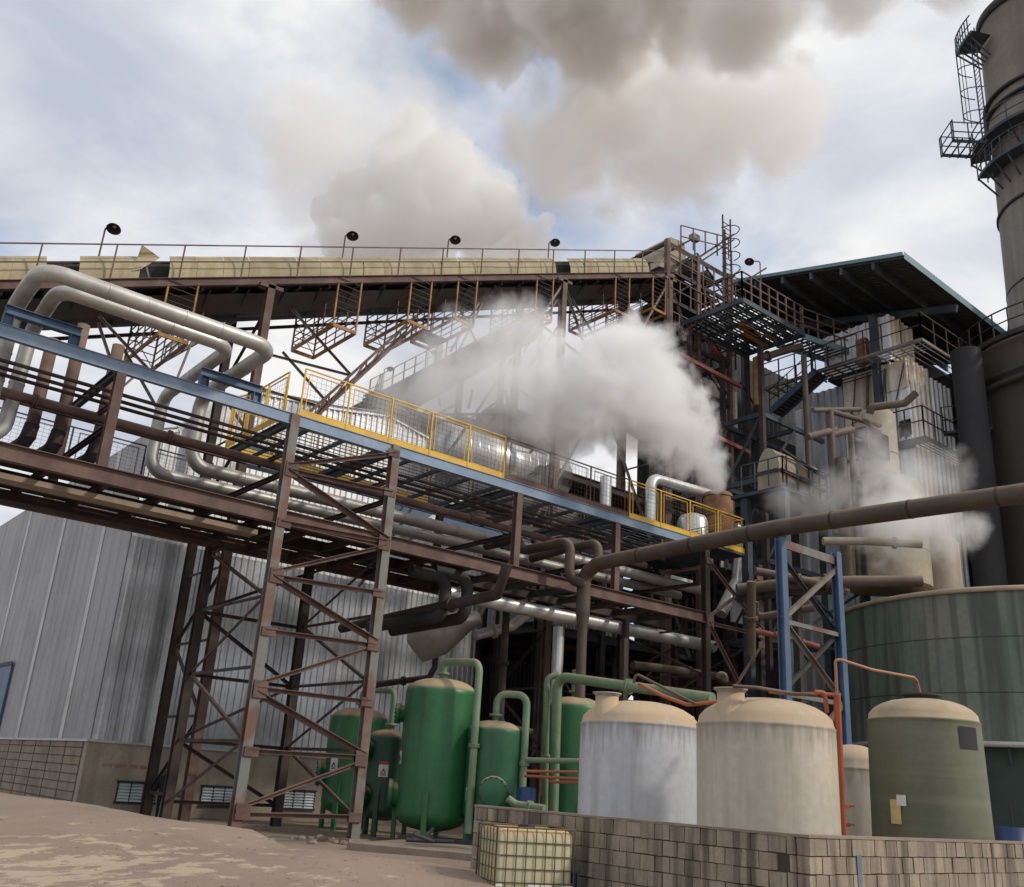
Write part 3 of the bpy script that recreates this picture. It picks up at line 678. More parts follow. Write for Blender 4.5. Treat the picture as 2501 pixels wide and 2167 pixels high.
for i in range(4):
    x = 27.2+i*3.95
    for z in (.3, 4.2, 8.5, 12):
        a, b_ = (x, x+3.9) if (i+int(z)) % 2 else (x+3.9, x)
        MB().angle((a, 31.35, z), (b_, 31.35, z+3.4), .1, .015).obj('brace', RUSTD, mh)
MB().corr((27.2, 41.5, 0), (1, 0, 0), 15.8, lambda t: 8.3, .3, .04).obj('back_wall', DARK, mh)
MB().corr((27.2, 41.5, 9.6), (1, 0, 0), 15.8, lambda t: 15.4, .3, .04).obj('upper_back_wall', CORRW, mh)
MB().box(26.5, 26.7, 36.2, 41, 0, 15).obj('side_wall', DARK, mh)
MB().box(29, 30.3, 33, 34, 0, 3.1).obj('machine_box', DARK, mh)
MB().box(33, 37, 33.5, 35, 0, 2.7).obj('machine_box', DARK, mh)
m = MB()
for x in (29.5, 33, 37, 41): m.tube([(x, 32.3, .5), (x, 32.3, 7.8), (x+1.6, 32.3, 7.8)], .12, 10, .4)
m.obj('riser_pipe', RUSTD, mh)
m = MB()
for i in range(5): m.bar((27.2, 31.0, 4.5+i*.3), (43, 31.0, 4.5+i*.3), .03)
for i in range(14): m.bar((27.2+i*1.2, 31.0, 4.2), (27.2+i*1.2, 31.0, 5.7), .035)
m.obj('guard_rail', RUSTD, mh)
# silver equipment on the upper floor
one(MB().lathe([(.01, -.2), (1.1, 0), (1.1, 7), (.01, 7.2)], P(1075, 1090, Y=33), 28, (1, 0, .02)).bands(P(1075, 1090, Y=33)+V((.4, 0, 0)), P(1075, 1090, Y=33)+V((6.8, 0, .13)), 1.1, .5, n=28), 'silver_drum', SILVN, 'large banded silver drum seen through the yellow railing', 'vessel')
one(MB().lathe([(.01, -.2), (.75, 0), (.75, 6), (.01, 6.2)], P(1140, 1170, Y=31.6), 24, (1, 0, -.02)).bands(P(1140, 1170, Y=31.6)+V((.4, 0, 0)), P(1140, 1170, Y=31.6)+V((5.8, 0, -.11)), .75, .5, n=24), 'silver_drum', SILVN, 'smaller silver drum lying below the large banded drum', 'vessel')
def vpipe(x_, y0, y1, Y, r, mt, label, name='standpipe', band=.6, cat='pipe'):
    a, b_ = P(x_, y1, Y=Y), P(x_, y0, Y=Y); a.x = b_.x
    m = MB().tube([a, b_], r, 14)
    if band: m.bands(a, b_, r, band)
    return one(m, name, mt, label, cat)
vpipe(1480, 1165, 1260, 30, .27, SILVN, 'silver ribbed standpipe behind the brown railing')
vpipe(1706, 1150, 1230, 32, .18, SILVN, 'thin silver standpipe rising above the silver pipe loop')
pipe('loop_pipe', [P(1588, 1275, Y=29.2), P(1590, 1168, Y=29.2), P(1745, 1212, Y=29.2), P(1748, 1250, Y=29.2)], .27, SILVN, 'bright silver pipe loop behind the yellow railing at the far bridge end', .5, .55)
a = P(1692, 1330, Y=29.2); one(MB().lathe([(.75, 0), (.75, 1.1), (.62, 1.36), (.3, 1.5), (.01, 1.52)], a, 28), 'silver_tank', SILVN, 'silver domed tank behind the yellow railing beside the rusty vessel', 'tank')
a = P(1755, 1330, Y=28.6); b_ = P(1755, 1205, Y=28.6)
rv = T('steaming_vessel', 'orange rusted round vessel letting off white steam beside the silver loop', 'vessel', a)
h = b_.z-a.z; MB().lathe([(.7, .1), (.73, .16), (.73, h-.16), (.66, h-.05), (.4, h)], a, 32).obj('vessel_body', RUSTV, rv)
mm = MB()
for z_ in (.35, h*.5, h-.3): mm.lathe([(.73, z_), (.745, z_), (.745, z_+.05), (.73, z_+.05)], a, 32)
mm.obj('strap', RUSTD, rv)
MB().lathe([(.22, h-.02), (.22, h+.18), (.16, h+.18), (.16, h)], a, 18).obj('vent', RUSTV, rv)
m = MB()
for i in range(4): q = V(a)+V((math.cos(i*1.57)*.5, math.sin(i*1.57)*.5, 0)); m.bar(q+V((0, 0, .3)), q-V((0, 0, 1.2)), .07)
m.obj('leg', RUSTD, rv)
pipe('loop_pipe', [P(1795, 1290, Y=29.2), P(1815, 1300, Y=29), P(1800, 1420, Y=29), P(1760, 1500, Y=29)], .3, SILVN, 'bent bright silver duct behind the end of the bridge', .5, .5)
for (x0, y0, x1, y1, l) in ((1640, 1410, 1690, 1430, 'white sheet panel seen below the bridge end'), (1760, 1375, 1810, 1395, 'upper white sheet panel beyond the bridge end'), (1785, 1470, 1812, 1520, 'lower white sheet panel beyond the bridge end')):
    a, b_ = P(x0, y0, Y=29.6), P(x1, y1, Y=29.6); zz = sorted((a.z, b_.z)); one(MB().box(a.x, b_.x, 29.55, 29.65, zz[0]-.1, zz[1]+.1), 'sheet_panel', CORRW, l, 'panel')
one(MB().tube([P(985, 1320, Y=30), P(1175, 1190, Y=32.5)], .2, 14), 'silver_chute', SILVN, 'slanting silver chute pipe crossing behind the thin brown pipes', 'pipe')
a = P(1010, 1240, Y=31); one(MB().box(a.x-1, a.x+4.6, 31, 31.2, a.z-.5, a.z+.25), 'blue_cabinet', BLUED, 'long faded blue cabinet below the thin pipes beside the slanting silver chute', 'cabinet')
a = P(640, 1135, Y=31); one(MB().box(a.x-.7, a.x+1.1, 30.6, 31.2, a.z-.2, a.z+.5), 'blue_cabinet', BLUED, 'small blue cabinet top behind the first lattice tower post', 'cabinet')

# ------------------------------------------------------------------ far conveyor behind the steam
fa, fb = P(900, 975, Y=56), P(1330, 745, Y=56)
fc = T('far_conveyor', 'hazy far conveyor roof rising behind the steam with railing and stair', 'conveyor', (fa.x, 56, fa.z-4))
d_ = V((0, 4, 0))
m = MB(); m.add([fa, fb, fb+d_, fa+d_, fa-UPZ*3, fb-UPZ*3, fb+d_-UPZ*3, fa+d_-UPZ*3], [(0, 1, 2, 3), (4, 7, 6, 5), (0, 4, 5, 1), (3, 2, 6, 7), (0, 3, 7, 4), (1, 5, 6, 2)]); m.obj('gallery_housing', DRUM, fc)
m = MB(); railing(m, fa, fa.lerp(fb, .45), 1.5, 8, .08); m.obj('railing', DARK, fc)
m = MB()
for t_ in (0, .25, .5, .75, 1): q = fa.lerp(fb, t_); m.bar((q.x, 56.2, 0), (q.x, 56.2, q.z-2.9), .4)
m.obj('leg', RUSTD, fc)
m = MB(); s0, s1 = P(885, 1060, Y=54), P(925, 955, Y=54)
for i in range(12): q = s0.lerp(s1, i/11); m.bar(q, q+V((0, 1.6, 0)), .5, .08)
m.bar(s0+V((-.2, 0, -.1)), s1+V((-.2, 0, -.1)), .1, .3); railing(m, s0, s1, 1.3, 5, .06); m.obj('stair', DARK, fc)
a, b_ = P(1087, 905, Y=57), P(1087, 838, Y=57)
one(MB().tube([(b_.x, 57.5, a.z-1.5), (b_.x, 57.5, b_.z)], .5, 18).bands((b_.x, 57.5, a.z-1), (b_.x, 57.5, b_.z+.2), .5, 1.2), 'vent_stack', SILV, 'short grey vent stack standing on the far conveyor roof', 'stack')
for x_, y0, y1, l in ((934, 950, 897, 'distant lamp on the far conveyor railing'), (1042, 905, 857, 'distant lamp next to the grey vent stack')):
    a, b_ = P(x_, y0, Y=56), P(x_, y1, Y=56); lamp((a.x, 56, a.z-1), b_.z-a.z+1, .4, l)
m = MB()
for (x_, y_, w_, h_) in ((960, 985, 5, 3), (1030, 1010, 6, 4), (1120, 1010, 7, 3), (1230, 985, 6, 4)):
    q = P(x_, y_, Y=46); m.box(q.x, q.x+w_, 46, 49, q.z-h_-6, q.z)
one(m, 'shredder_house', mat('dull_brown_sheet', (.23, .17, .12), (.16, .12, .09), .5, .85), 'dull brown machine house half hidden behind the steam', 'building')
m = MB()
for i in range(10):
    q = P(940+i*34, 1000+10*math.sin(i), Y=45.6); m.bar(q, q+V((random.uniform(-2, 2), 0, random.uniform(-4, 2))), .14)
m.bar(P(930, 1012, Y=45.6), P(1290, 1012, Y=45.6), .14); one(m, 'machine_frame', RUSTD, 'rusty frame bars in front of the brown machine house', 'frame')

# ------------------------------------------------------------------ conveyor head, platforms, boiler house
hd = T('head_tower', 'dark tangled steel head frame at the top of the conveyor with caged ladder', 'head frame', (37, 31.5, 22))
hx0, hx1 = 34.3, 39.5
m = MB()
for x in (hx0, 36.8, hx1):
    for y in (YC, YC2): m.bar((x, y, 0), (x, y, 30.2), .24)
m.obj('column', RUST, hd)
m = MB()
for z in (22, 24.4, 26.6, 28.4, 30):
    for y in (YC, YC2): m.bar((hx0, y, z), (hx1, y, z), .13, .2)
    for x in (hx0, 36.8, hx1): m.bar((x, YC, z), (x, YC2, z), .13, .2)
for i, z in enumerate((22, 24.4, 26.6, 28.4)):
    for y in (YC, YC2): m.bar((hx0, y, z), (36.8, y, z+2), .08); m.bar((hx1, y, z), (36.8, y, z+2), .08)
m.obj('frame_beam', RUSTD, hd)
m = MB(); rnd = random.Random(4)
for i in range(34):
    x = rnd.uniform(hx0, hx1+2); y = rnd.uniform(YC-1.2, YC2); z = rnd.uniform(23, 30.5); dd = rnd.choice((V((2.6, 0, 0)), V((0, 2.4, 0)), V((1.8, 0, 1.5)), V((0, 0, 2.2)), V((1.6, 0, -1.3)))); m.bar((x, y, z), V((x, y, z))+dd, rnd.choice((.06, .08, .1)))
m.obj('cross_member', RUSTD, hd)
MB().box(hx0, hx1, YC, YC2, 26.5, 26.56).obj('deck', DARK, hd)
MB().corr((hx0+.3, YC2+.2, 20), (1, 0, 0), 4, lambda t: 27.5, .5, .05).obj('dark_backing', DRUM, hd)  # sheet added as dark backing behind the head frame
MB().box(hx0+.3, hx1-.5, YC+.2, YC2, 28.3, 28.36).obj('deck', DARK, hd)
m = MB(); a = P(1650, 650, Y=YC+1); m.add([(34.2, YC+.5, 28.7), (36.6, YC+.5, 29.2), (36.4, YC+.6, 31.2), (35.2, YC+.6, 31.0), (34.2, YC2, 28.7), (36.6, YC2, 29.2), (36.4, YC2, 31.2), (35.2, YC2, 31.0)],
   [(0, 1, 2, 3), (4, 7, 6, 5), (0, 3, 7, 4), (1, 5, 6, 2), (3, 2, 6, 7), (0, 4, 5, 1)]); m.obj('head_hood', BEIGE, hd)
for (x, y, z, l_) in ((36.5, YC, 29.4, 1.2), (38.3, YC+.4, 29.6, .9)): MB().lathe([(.01, 0), (.5, 0), (.5, l_), (.01, l_)], (x, y, z), 18, (0, 1, 0)).obj('drive_motor', DRUM, hd)
m = MB(); railing(m, (hx0, YC-.1, 28.4), (hx1+1.5, YC-.1, 28.4), 1.4, 7, .06); railing(m, (hx0+1, YC-.1, 30.1), (hx1, YC-.1, 31.2), 1.4, 4, .06); railing(m, (hx0, YC-.1, 24.5), (hx1, YC-.1, 24.5), 1.4, 6, .06)
railing(m, (hx0, YC-.15, 26.6), (hx1, YC-.15, 26.6), 1.3, 6, .06)
m.obj('guard_rail', RUST, hd)
m = MB(); q = P(1768, 720, Y=YC-.4)
for dx in (0, .7): m.bar((q.x+dx, YC-.4, 26), (q.x+dx, YC-.4, 33.6), .07)
for i in range(22): m.bar((q.x, YC-.4, 26.2+i*.33), (q.x+.7, YC-.4, 26.2+i*.33), .035)
for i in range(7):
    z = 27.5+i*.85; m.tube([(q.x+.35+.55*math.cos(t_), YC-.45-.75*math.sin(t_), z) for t_ in [math.pi*j/8 for j in range(9)]], .03, 5, cap=False)
m.obj('caged_ladder', RUSTD, hd)
m = MB(); a, b_ = P(1690, 640, Y=YC), P(1792, 573, Y=YC); m.bar(a, b_, .1); m.bar(a-UPZ*.35, b_-UPZ*.35, .08); a, b_ = P(1769, 690, Y=YC), P(1769, 562, Y=YC); m.bar((b_.x, YC, a.z), b_, .12)
m.bar((b_.x+.6, YC, a.z), (b_.x+.6, YC, b_.z-1.2), .09); m.obj('jib', DARK, hd)
m = MB(); q = P(1697, 640, Y=YC+1); m.bar((q.x, YC+1, 28.6), (q.x, YC+1, P(1697, 590, Y=YC+1).z), .07); e = P(1697, 585, Y=YC+1); m.box(e.x-.3, e.x+.25, YC+.8, YC+1.2, e.z-.1, e.z+.25); one(m, 'floodlight', GREYST, 'small square floodlight on a thin post above the conveyor head', 'floodlight')

# big dark platform and walkway to boiler
A_ = P(1813, 727, X=35.2); B_ = P(1668, 789, X=35.2); C_ = P(1962, 812, Y=A_.y); pz = A_.z
pf = T('service_platform', 'broad dark underside of the upper service platform with rusty railings', 'platform', (A_.x, A_.y, pz-.3))
m = MB(); yy_ = A_.y
while yy_ < B_.y: m.bar((A_.x, yy_, pz), (C_.x, yy_, pz), .1, .05); yy_ += .22
xx_ = A_.x
while xx_ < C_.x: m.bar((xx_, A_.y, pz-.04), (xx_, B_.y, pz-.04), .05, .04); xx_ += .4
m.obj('deck_grating', DARK, pf)
m = MB()
for y in (A_.y, B_.y): m.bar((A_.x, y, pz-.13), (C_.x+.1, y, pz-.13), .12, .26)
for x in (A_.x, C_.x): m.bar((x, A_.y, pz-.13), (x, B_.y, pz-.13), .12, .26)
m.obj('edge_beam', DARKB, pf)
m = MB()
for i in range(1, 6): y = lerp(A_.y, B_.y, i/6); m.bar((A_.x, y, pz-.16), (C_.x, y, pz-.16), .1, .2)
for i in range(1, 5): x = lerp(A_.x, C_.x, i/5); m.bar((x, A_.y, pz-.1), (x, B_.y, pz-.1), .08, .14)
m.obj('under_beam', DARKB, pf)
m = MB(); railing(m, (A_.x, A_.y, pz), (C_.x, A_.y, pz), 1.5, 7, .07, (.33, .66, 1)); railing(m, (A_.x, A_.y, pz), (A_.x, B_.y-1.5, pz), 1.5, 4, .07, (.33, .66, 1)); m.obj('railing', RUST, pf)
m = MB()
for i in range(6): x = random.uniform(A_.x+1, C_.x-1.5); y = random.uniform(A_.y+1, B_.y-1.5); m.box(x, x+random.uniform(.8, 1.8), y, y+.25, pz-.34, pz-.28)
m.obj('loose_plank', OCHRE, pf)
m = MB()
for x in (A_.x+.2, C_.x-.2): 
    MB().bar((x, B_.y-.3, pz-8), (x, B_.y-.3, pz-.2), .2).obj('column', RUSTD, pf)
W_ = P(2110, 872, Y=A_.y+.2)
wk = T('walkway', 'blue edged walkway between the service platform and the boiler house', 'walkway', (C_.x, A_.y, W_.z-.3))
for y in (A_.y+.1, A_.y+1.7): MB().bar((C_.x, y, pz-.2), (W_.x, y, W_.z), .08, .32).obj('edge_beam', ROOFE, wk)
m = MB()
for i in range(14): q0 = V((C_.x, A_.y+.1, pz-.25)).lerp(V((W_.x, A_.y+.1, W_.z-.05)), i/13); m.bar(q0, q0+V((0, 1.6, 0)), .09, .1)
m.obj('cross_bar', DARK, wk)
m = MB(); railing(m, (C_.x, A_.y+.1, pz), (W_.x, A_.y+.1, W_.z+.15), 1.5, 4, .07, (.33, .66, 1)); railing(m, (C_.x, A_.y+1.7, pz), (W_.x, A_.y+1.7, W_.z+.15), 1.5, 4, .07, (.33, .66, 1)); m.obj('railing', RUST, wk)
a = P(1858, 700, Y=A_.y+.2); lamp((a.x, A_.y+.2, pz), P(1858, 640, Y=A_.y+.2).z-pz, .55, 'swan neck lamp on the service platform in front of the dark roof', -1)

bh = T('boiler_house', 'boiler house clad in stained corrugated sheets under a dark blue overhanging roof', 'boiler house', (45, 22.85, 0))
RA = P(2205, 621, X=41); RC = P(1840, 680, X=41); RB = P(2432, 797, Y=RA.y)
RB = RA+(RB-RA)*1.5; RC = RA+(RC-RA)*1.25; RD = RC+RB-RA
m = MB(); dn = V((0, 0, -.12)); m.add([RA, RB, RD, RC, RA+dn, RB+dn, RD+dn, RC+dn], [(0, 1, 2, 3), (4, 7, 6, 5), (0, 4, 5, 1), (1, 5, 6, 2), (2, 6, 7, 3), (3, 7, 4, 0)]); m.obj('roof', ROOFU, bh)
m = MB(); e1 = (RB-RA); e2 = (RC-RA)
for i in range(70): q = RA.lerp(RB, (i+.5)/70); m.bar(q+V((0, 0, -.16)), q+e2*.999+V((0, 0, -.16)), .08, .05)
m.obj('roof_rib', ROOFU, bh)
m = MB()
for i in range(6): q = RA.lerp(RC, (i+.9)/6.2)-UPZ*.40; m.bar(q, q+e1, .16, .45)
for t_ in (.36, .78): q = RA.lerp(RB, t_)-UPZ*.8; m.bar(q, q+e2, .2, .4)
m.obj('rafter', DARKB, bh)
m = MB(); nn = V((0, -.06, 0))
for i in range(60):
    q = RA.lerp(RB, i/60); q2 = RA.lerp(RB, (i+1)/60); m.add([q+nn-UPZ*.28, q2+nn-UPZ*.28, q2+nn+UPZ*.12, q+nn+UPZ*.16], [(0, 1, 2, 3)])
m.bar(RA+V((-.05, 0, 0)), RC+V((-.05, 0, 0)), .08, .2); m.obj('roof_edge', ROOFE, bh)
m = MB(); q = P(2130, 760, X=44.6); m.bar((44.6, q.y, 14), (44.6, q.y, 27.3), .34)
q = P(2130, 760, X=49); m.bar((50.2, 29, 0), (50.2, 29, 27.5), .4); m.bar((44.6, 33, 0), (44.6, 33, 28.5), .4); m.obj('roof_post', DARKB, bh)
bx, by = 45.0, 22.85; y1 = P(2062, 1000, X=bx).y; x2 = P(2322, 1000, Y=by).x; xs2 = P(2272, 1000, Y=by).x
ysp = P(2150, 1000, X=bx).y
sh1 = MB().corr((bx, y1, 13.0), (0, -1, 0), y1-ysp, lambda t: 24.4, .42, .1, flip=1, sharp=True); sh1.obj('wall_sheet', CORRT, bh)
MB().corr((bx, ysp, 3.0), (0, -1, 0), ysp-by, lambda t: 22.9, .42, .1, sharp=True).obj('wall_sheet', CORRW, bh)
MB().corr((bx-.06, ysp, 22.75), (0, -1, 0), ysp-by, lambda t: 24.4, .42, .1, sharp=True).obj('wall_sheet', CORRT, bh)
MB().corr((bx, y1, 3.0), (0, -1, 0), y1-ysp, lambda t: 13.0, .42, .1, sharp=True).obj('wall_sheet', CORRB, bh)
MB().corr((bx, by, 3.0), (1, 0, 0), xs2-bx, lambda t: 24.4, .42, .1, sharp=True).obj('wall_sheet', CORRT, bh)
MB().corr((xs2, by-.02, 3.0), (1, 0, 0), x2-xs2, lambda t: 24.0, .42, .1, sharp=True).obj('wall_sheet', CORRW, bh)
y2 = P(1985, 1000, X=bx+.9).y; y3 = P(1942, 1000, X=bx+1.6).y
MB().corr((bx+.9, y2, 3.0), (0, -1, 0), y2-y1, lambda t: 24.4, .42, .1, sharp=True).obj('wall_sheet', CORRB, bh)
MB().corr((bx+1.6, y3, 3.0), (0, -1, 0), y3-y2, lambda t: 24.0, .42, .1, sharp=True).obj('wall_sheet', CORRW, bh)
MB().box(bx+.1, x2, by+.1, y1+.1, 0, 24.2).obj('core', DARK, bh)
MB().box(bx+2, 56, y1+.3, y1+1, 0, 29).obj('back_wall', DARK, bh)
MB().box(x2+.1, 56, by+3, y1, 8, 28).obj('dark_annex', DARK, bh)
a, b_ = P(2150, 1000, X=bx-.1), P(2165, 1330, X=bx-.1)
MB().bar((bx-.1, a.y, 14), (bx-.1, a.y, 24.4), .2, .2).obj('downpipe', DARKB, bh)
a, b_ = P(2195, 1030, X=bx-.08), P(2228, 1062, X=bx-.08); MB().box(bx-.1, bx-.03, b_.y, a.y, b_.z, a.z).obj('wall_hatch', RUSTD, bh)
h0, h1 = P(2045, 770, X=bx).y, P(2172, 770, X=bx).y; h2 = P(2205, 770, Y=h1).x
MB().corr((bx, h0+1.0, 24.6), (0, -1, 0), h0+1.0-h1, lambda t: 27.2+t*.03, .42, .1, sharp=True).obj('hut_wall', CORRW, bh)
MB().corr((bx, h1, 24.6), (1, 0, 0), h2-bx+.8, lambda t: 27.3-t*.05, .42, .1, sharp=True).obj('hut_wall', CORRT, bh)
MB().box(bx+.1, h2+.7, h1+.1, h0+.9, 24.5, 27.1).obj('hut_core', DARK, bh)
q = P(2105, 835, X=bx-.3); MB().box(bx-.45, bx-.1, q.y-.3, q.y+.3, 24.7, 26.2).obj('rusty_cabinet', RUSTV, bh)
fx0, fy0 = bx-1.5, by-1.6
m = MB()
for i in range(5): m.bar((fx0+.33*i, fy0, 24.51), (fx0+.33*i, y3, 24.51), .03, .04); m.bar((fx0, fy0+.33*i, 24.51), (x2+1, fy0+.33*i, 24.51), .03, .04)
for i in range(16): y = fy0+i*(y3-fy0)/15; m.bar((fx0, y, 24.45), (bx, y, 24.45), .06, .1)
m.bar((fx0, fy0, 24.47), (fx0, y3, 24.47), .08, .16); m.bar((fx0, fy0, 24.47), (x2+1, fy0, 24.47), .08, .16)
m.obj('balcony', GREYST, bh)
m = MB(); railing(m, (fx0, fy0, 24.55), (fx0, y3, 24.55), 1.5, 9, .06); railing(m, (fx0, fy0, 24.55), (x2+1, fy0, 24.55), 1.5, 5, .06); m.obj('balcony_rail', RUSTD, bh)
m = MB(); zz = P(2240, 1060, Y=by-.8).z
[m.bar((bx-.9, by-1+.2*i_, zz-.07), (x2+.6, by-1+.2*i_, zz-.07), .05) for i_ in range(5)]; [m.bar((bx-.9+.2*i_, by-1, zz-.07), (bx-.9+.2*i_, y1-1, zz-.07), .05) for i_ in range(5)]; m.bar((bx-.9, by-1, zz-.12), (x2+.6, by-1, zz-.12), .08, .2)
railing(m, (bx-.9, by-1, zz), (x2+.6, by-1, zz), 1.6, 5, .06); railing(m, (bx-.9, by-1, zz), (bx-.9, y1-1, zz), 1.6, 4, .06)
m.obj('lower_balcony', DARK, bh)
st0, st1 = P(1880, 1005, X=42.5), P(1992, 905, X=42.5)
m = MB()
for dx in (0, 1.0): m.bar(st0+V((dx, 0, 0)), st1+V((dx, 0, 0)), .07, .34)
m.obj('stair_stringer', BLUED, bh)
m = MB()
for i in range(15): q = st0.lerp(st1, (i+.5)/15); m.box(q.x, q.x+1.0, q.y-.16, q.y+.16, q.z-.03, q.z+.03)
m.obj('stair_tread', DARK, bh)
m = MB(); railing(m, st0, st1, 1.3, 5, .05); [m.bar((42.4+.35*i_, st1.y-2.6, st1.z-.07), (42.4+.35*i_, st1.y, st1.z-.07), .05) for i_ in range(8)]; railing(m, (42.4, st1.y-2.6, st1.z), (42.4, st1.y+.1, st1.z), 1.3, 3, .05); m.obj('stair_rail', DARK, bh)
rnd = random.Random(12)
for i in range(4):
    y = lerp(by+.3, y1, (i+.5)/4); zz0 = rnd.uniform(8, 15); MB().tube([(bx-.2, y, zz0), (bx-.2, y, rnd.uniform(19, 23.5)), (bx-.2, y-rnd.uniform(.3, .8), 24.1)], rnd.choice((.04, .06, .07)), 8, .2).obj('conduit', rnd.choice((RUST, DARKB, PIPEB)), bh)
for z in (16.2, 19.4): MB().bar((bx-.12, by-.1, z), (bx-.12, y1, z), .1, .14).obj('wall_rail', RUSTD, bh)
m = MB(); yl = lerp(by, y1, .3)
for dy in (0, .5): m.bar((bx-.35, yl+dy, 10), (bx-.35, yl+dy, 23.5), .05)
for i in range(40): m.bar((bx-.35, yl, 10.2+i*.33), (bx-.35, yl+.5, 10.2+i*.33), .03)
m.obj('ladder', DARKB, bh)
# dark feed structure between mill and boiler
fs = T('feeder_frame', 'dark feeder frame below the service platform', 'steel frame', (42, 31, 0))
m = MB()
for x, y in ((38.5, 27.5), (38.5, 30), (41.5, 30)): m.bar((x, y, 0), (x, y, pz-1), .24)
m.obj('column', RUSTD, fs)
def bars(parent, name, mt, lst):
    for a, b_, w_, h_ in lst: MB().bar(a, b_, w_, h_).obj(name, mt, parent)
BL = []; m = MB()
def BB(a, b_, w_, h_=None): MB().bar(a, b_, w_, h_).obj('beam', DARKB, fs)
for z in (5, 9, 12.8, 17, 20.5):
    for y in (27.5, 30): BB((38.5, y, z), (44, y, z), .16, .25)
    for x in (38.5, 41.5): BB((x, 27.5, z), (x, 34, z), .16, .25)
for z in (9, 12.8, 17): BB((38.5, 27.5, z), (41.5, 27.5, z+3.6), .1); BB((38.5, 30, z), (38.5, 27.5, z+3.6), .1)

MB().corr((38.5, 36.2, 6), (1, 0, 0), 22, lambda t: 30, .5, .06).obj('dark_backing', DARK, fs)  # dark cladding added behind the frame to close bright gaps
q0, q1 = P(1700, 1045, Y=33.6), P(1800, 960, Y=33.6); MB().corr((q0.x, 33.6, q0.z-1), (1, 0, 0), q1.x-q0.x, lambda t: q1.z, .5, .06).obj('tan_sheet', CORRT, fs)
MB().box(41.6, 46, 30.6, 33.4, 7, 21.5).obj('hopper', DARK, fs)
for i in range(2): MB().box(38.6, 41.4, 27.6, 30, 8.6+i*2.9, 8.65+i*2.9).obj('floor', DARK, fs)
for i, (a, b_) in enumerate((((1660, 865), (1810, 945)), ((1730, 1058), (1830, 1105)))): one(MB().bar(P(*a, Y=29.0), P(*b_, Y=29.0), .16, .2), 'red_beam', REDST, ('red brown beam just below the service platform', 'red brown beam just above the tan hopper platform')[i], 'beam')
q = P(1762, 842, Y=31); one(MB().tube([q+V((.85*math.cos(t_), 0, .85*math.sin(t_))) for t_ in [math.pi*(1.0+j/12) for j in range(13)]], .16, 10), 'guard_hoop', mat('red_hoop_paint', (.35, .05, .05), (.25, .05, .05), 2), 'half round red hoop hanging below the service platform', 'hoop')
vpipe(1848, 875, 990, 28, .22, OCHRE, 'ochre upright pipe beside the blue stair', band=0)
pipe('process_pipe', [P(1850, 878, Y=28), P(1900, 862, Y=27.5), P(1960, 845, Y=26.5)], .2, PIPEB, 'rusty pipe leading from the ochre upright towards the boiler', 0)
vpipe(1963, 870, 1210, 26.3, .15, PIPEB, 'tan flue pipe in front of the bluish boiler sheets', band=0)

# tan drum house
a = P(1905, 1205, D=42); zb = a.z; zt_ = P(1905, 1075, D=42).z
dh = T('ash_hopper', 'tan round topped hopper on a dark platform beside the brown risers', 'hopper', (a.x, a.y, zb))
yy = P(1850, 1150, X=a.x).y; xx2 = P(2010, 1150, Y=a.y).x; hh = zt_-zb; n = 12
prof = [(a.y, 0), (a.y, hh*.66)]+[(lerp(a.y, yy, i/n), hh*.66+hh*.36*math.sin(math.pi*i/n)**.7) for i in range(1, n)]+[(yy, hh*.62), (yy, 0)]
vs = [V((x, y, zb+z)) for x in (a.x, xx2) for y, z in prof]; k = len(prof)
m = MB().add(vs, [tuple(range(k)), tuple(range(2*k-1, k-1, -1))]); m.add(vs, [(i, (i+1) % k, k+(i+1) % k, k+i) for i in range(k)]); m.obj('hopper_body', BEIGE, dh)
m = MB(); m.bar((a.x-.06, a.y, zb+hh*.5), (a.x-.06, yy, zb+hh*.5), .1, .12); m.bar((a.x, a.y-.06, zb+hh*.5), (xx2, a.y-.06, zb+hh*.42), .1, .12); m.bar((a.x+.1, a.y-.08, zb+hh*.95), (xx2, a.y-.08, zb+hh*.7), .1, .12)
for i in range(4): x = lerp(a.x+.5, xx2-.4, i/3); m.bar((x, a.y-.05, zb), (x, a.y-.05, zb+hh*.85), .05)
m.obj('stiffener', RUSTD, dh)
m = MB().box(a.x-1.2, xx2+2, a.y-1, yy+.6, zb-.25, zb-.1); railing(m, (a.x-1.2, a.y-1, zb), (xx2+2, a.y-1, zb), 1.2, 6, .05); railing(m, (a.x-1.2, a.y-1, zb), (a.x-1.2, yy, zb), 1.2, 3, .05); m.obj('platform', DARKB, dh)
m = MB()
for x in (a.x-.9, xx2+1.6):
    for y in (a.y-.8, yy): m.bar((x, y, 0), (x, y, zb-.2), .34)
m.obj('column', DARKB, dh)
m = MB()
for i, z in enumerate((2, 5, 8)): 
    m.bar((a.x-.9, a.y-.8, z), (xx2+1.6, a.y-.8, z+3), .1); m.bar((a.x-.9, a.y-.8, z+3), (xx2+1.6, a.y-.8, z), .1); m.bar((a.x-.9, a.y-.8, z), (xx2+1.6, a.y-.8, z), .12)
m.obj('brace', DARKB, dh)
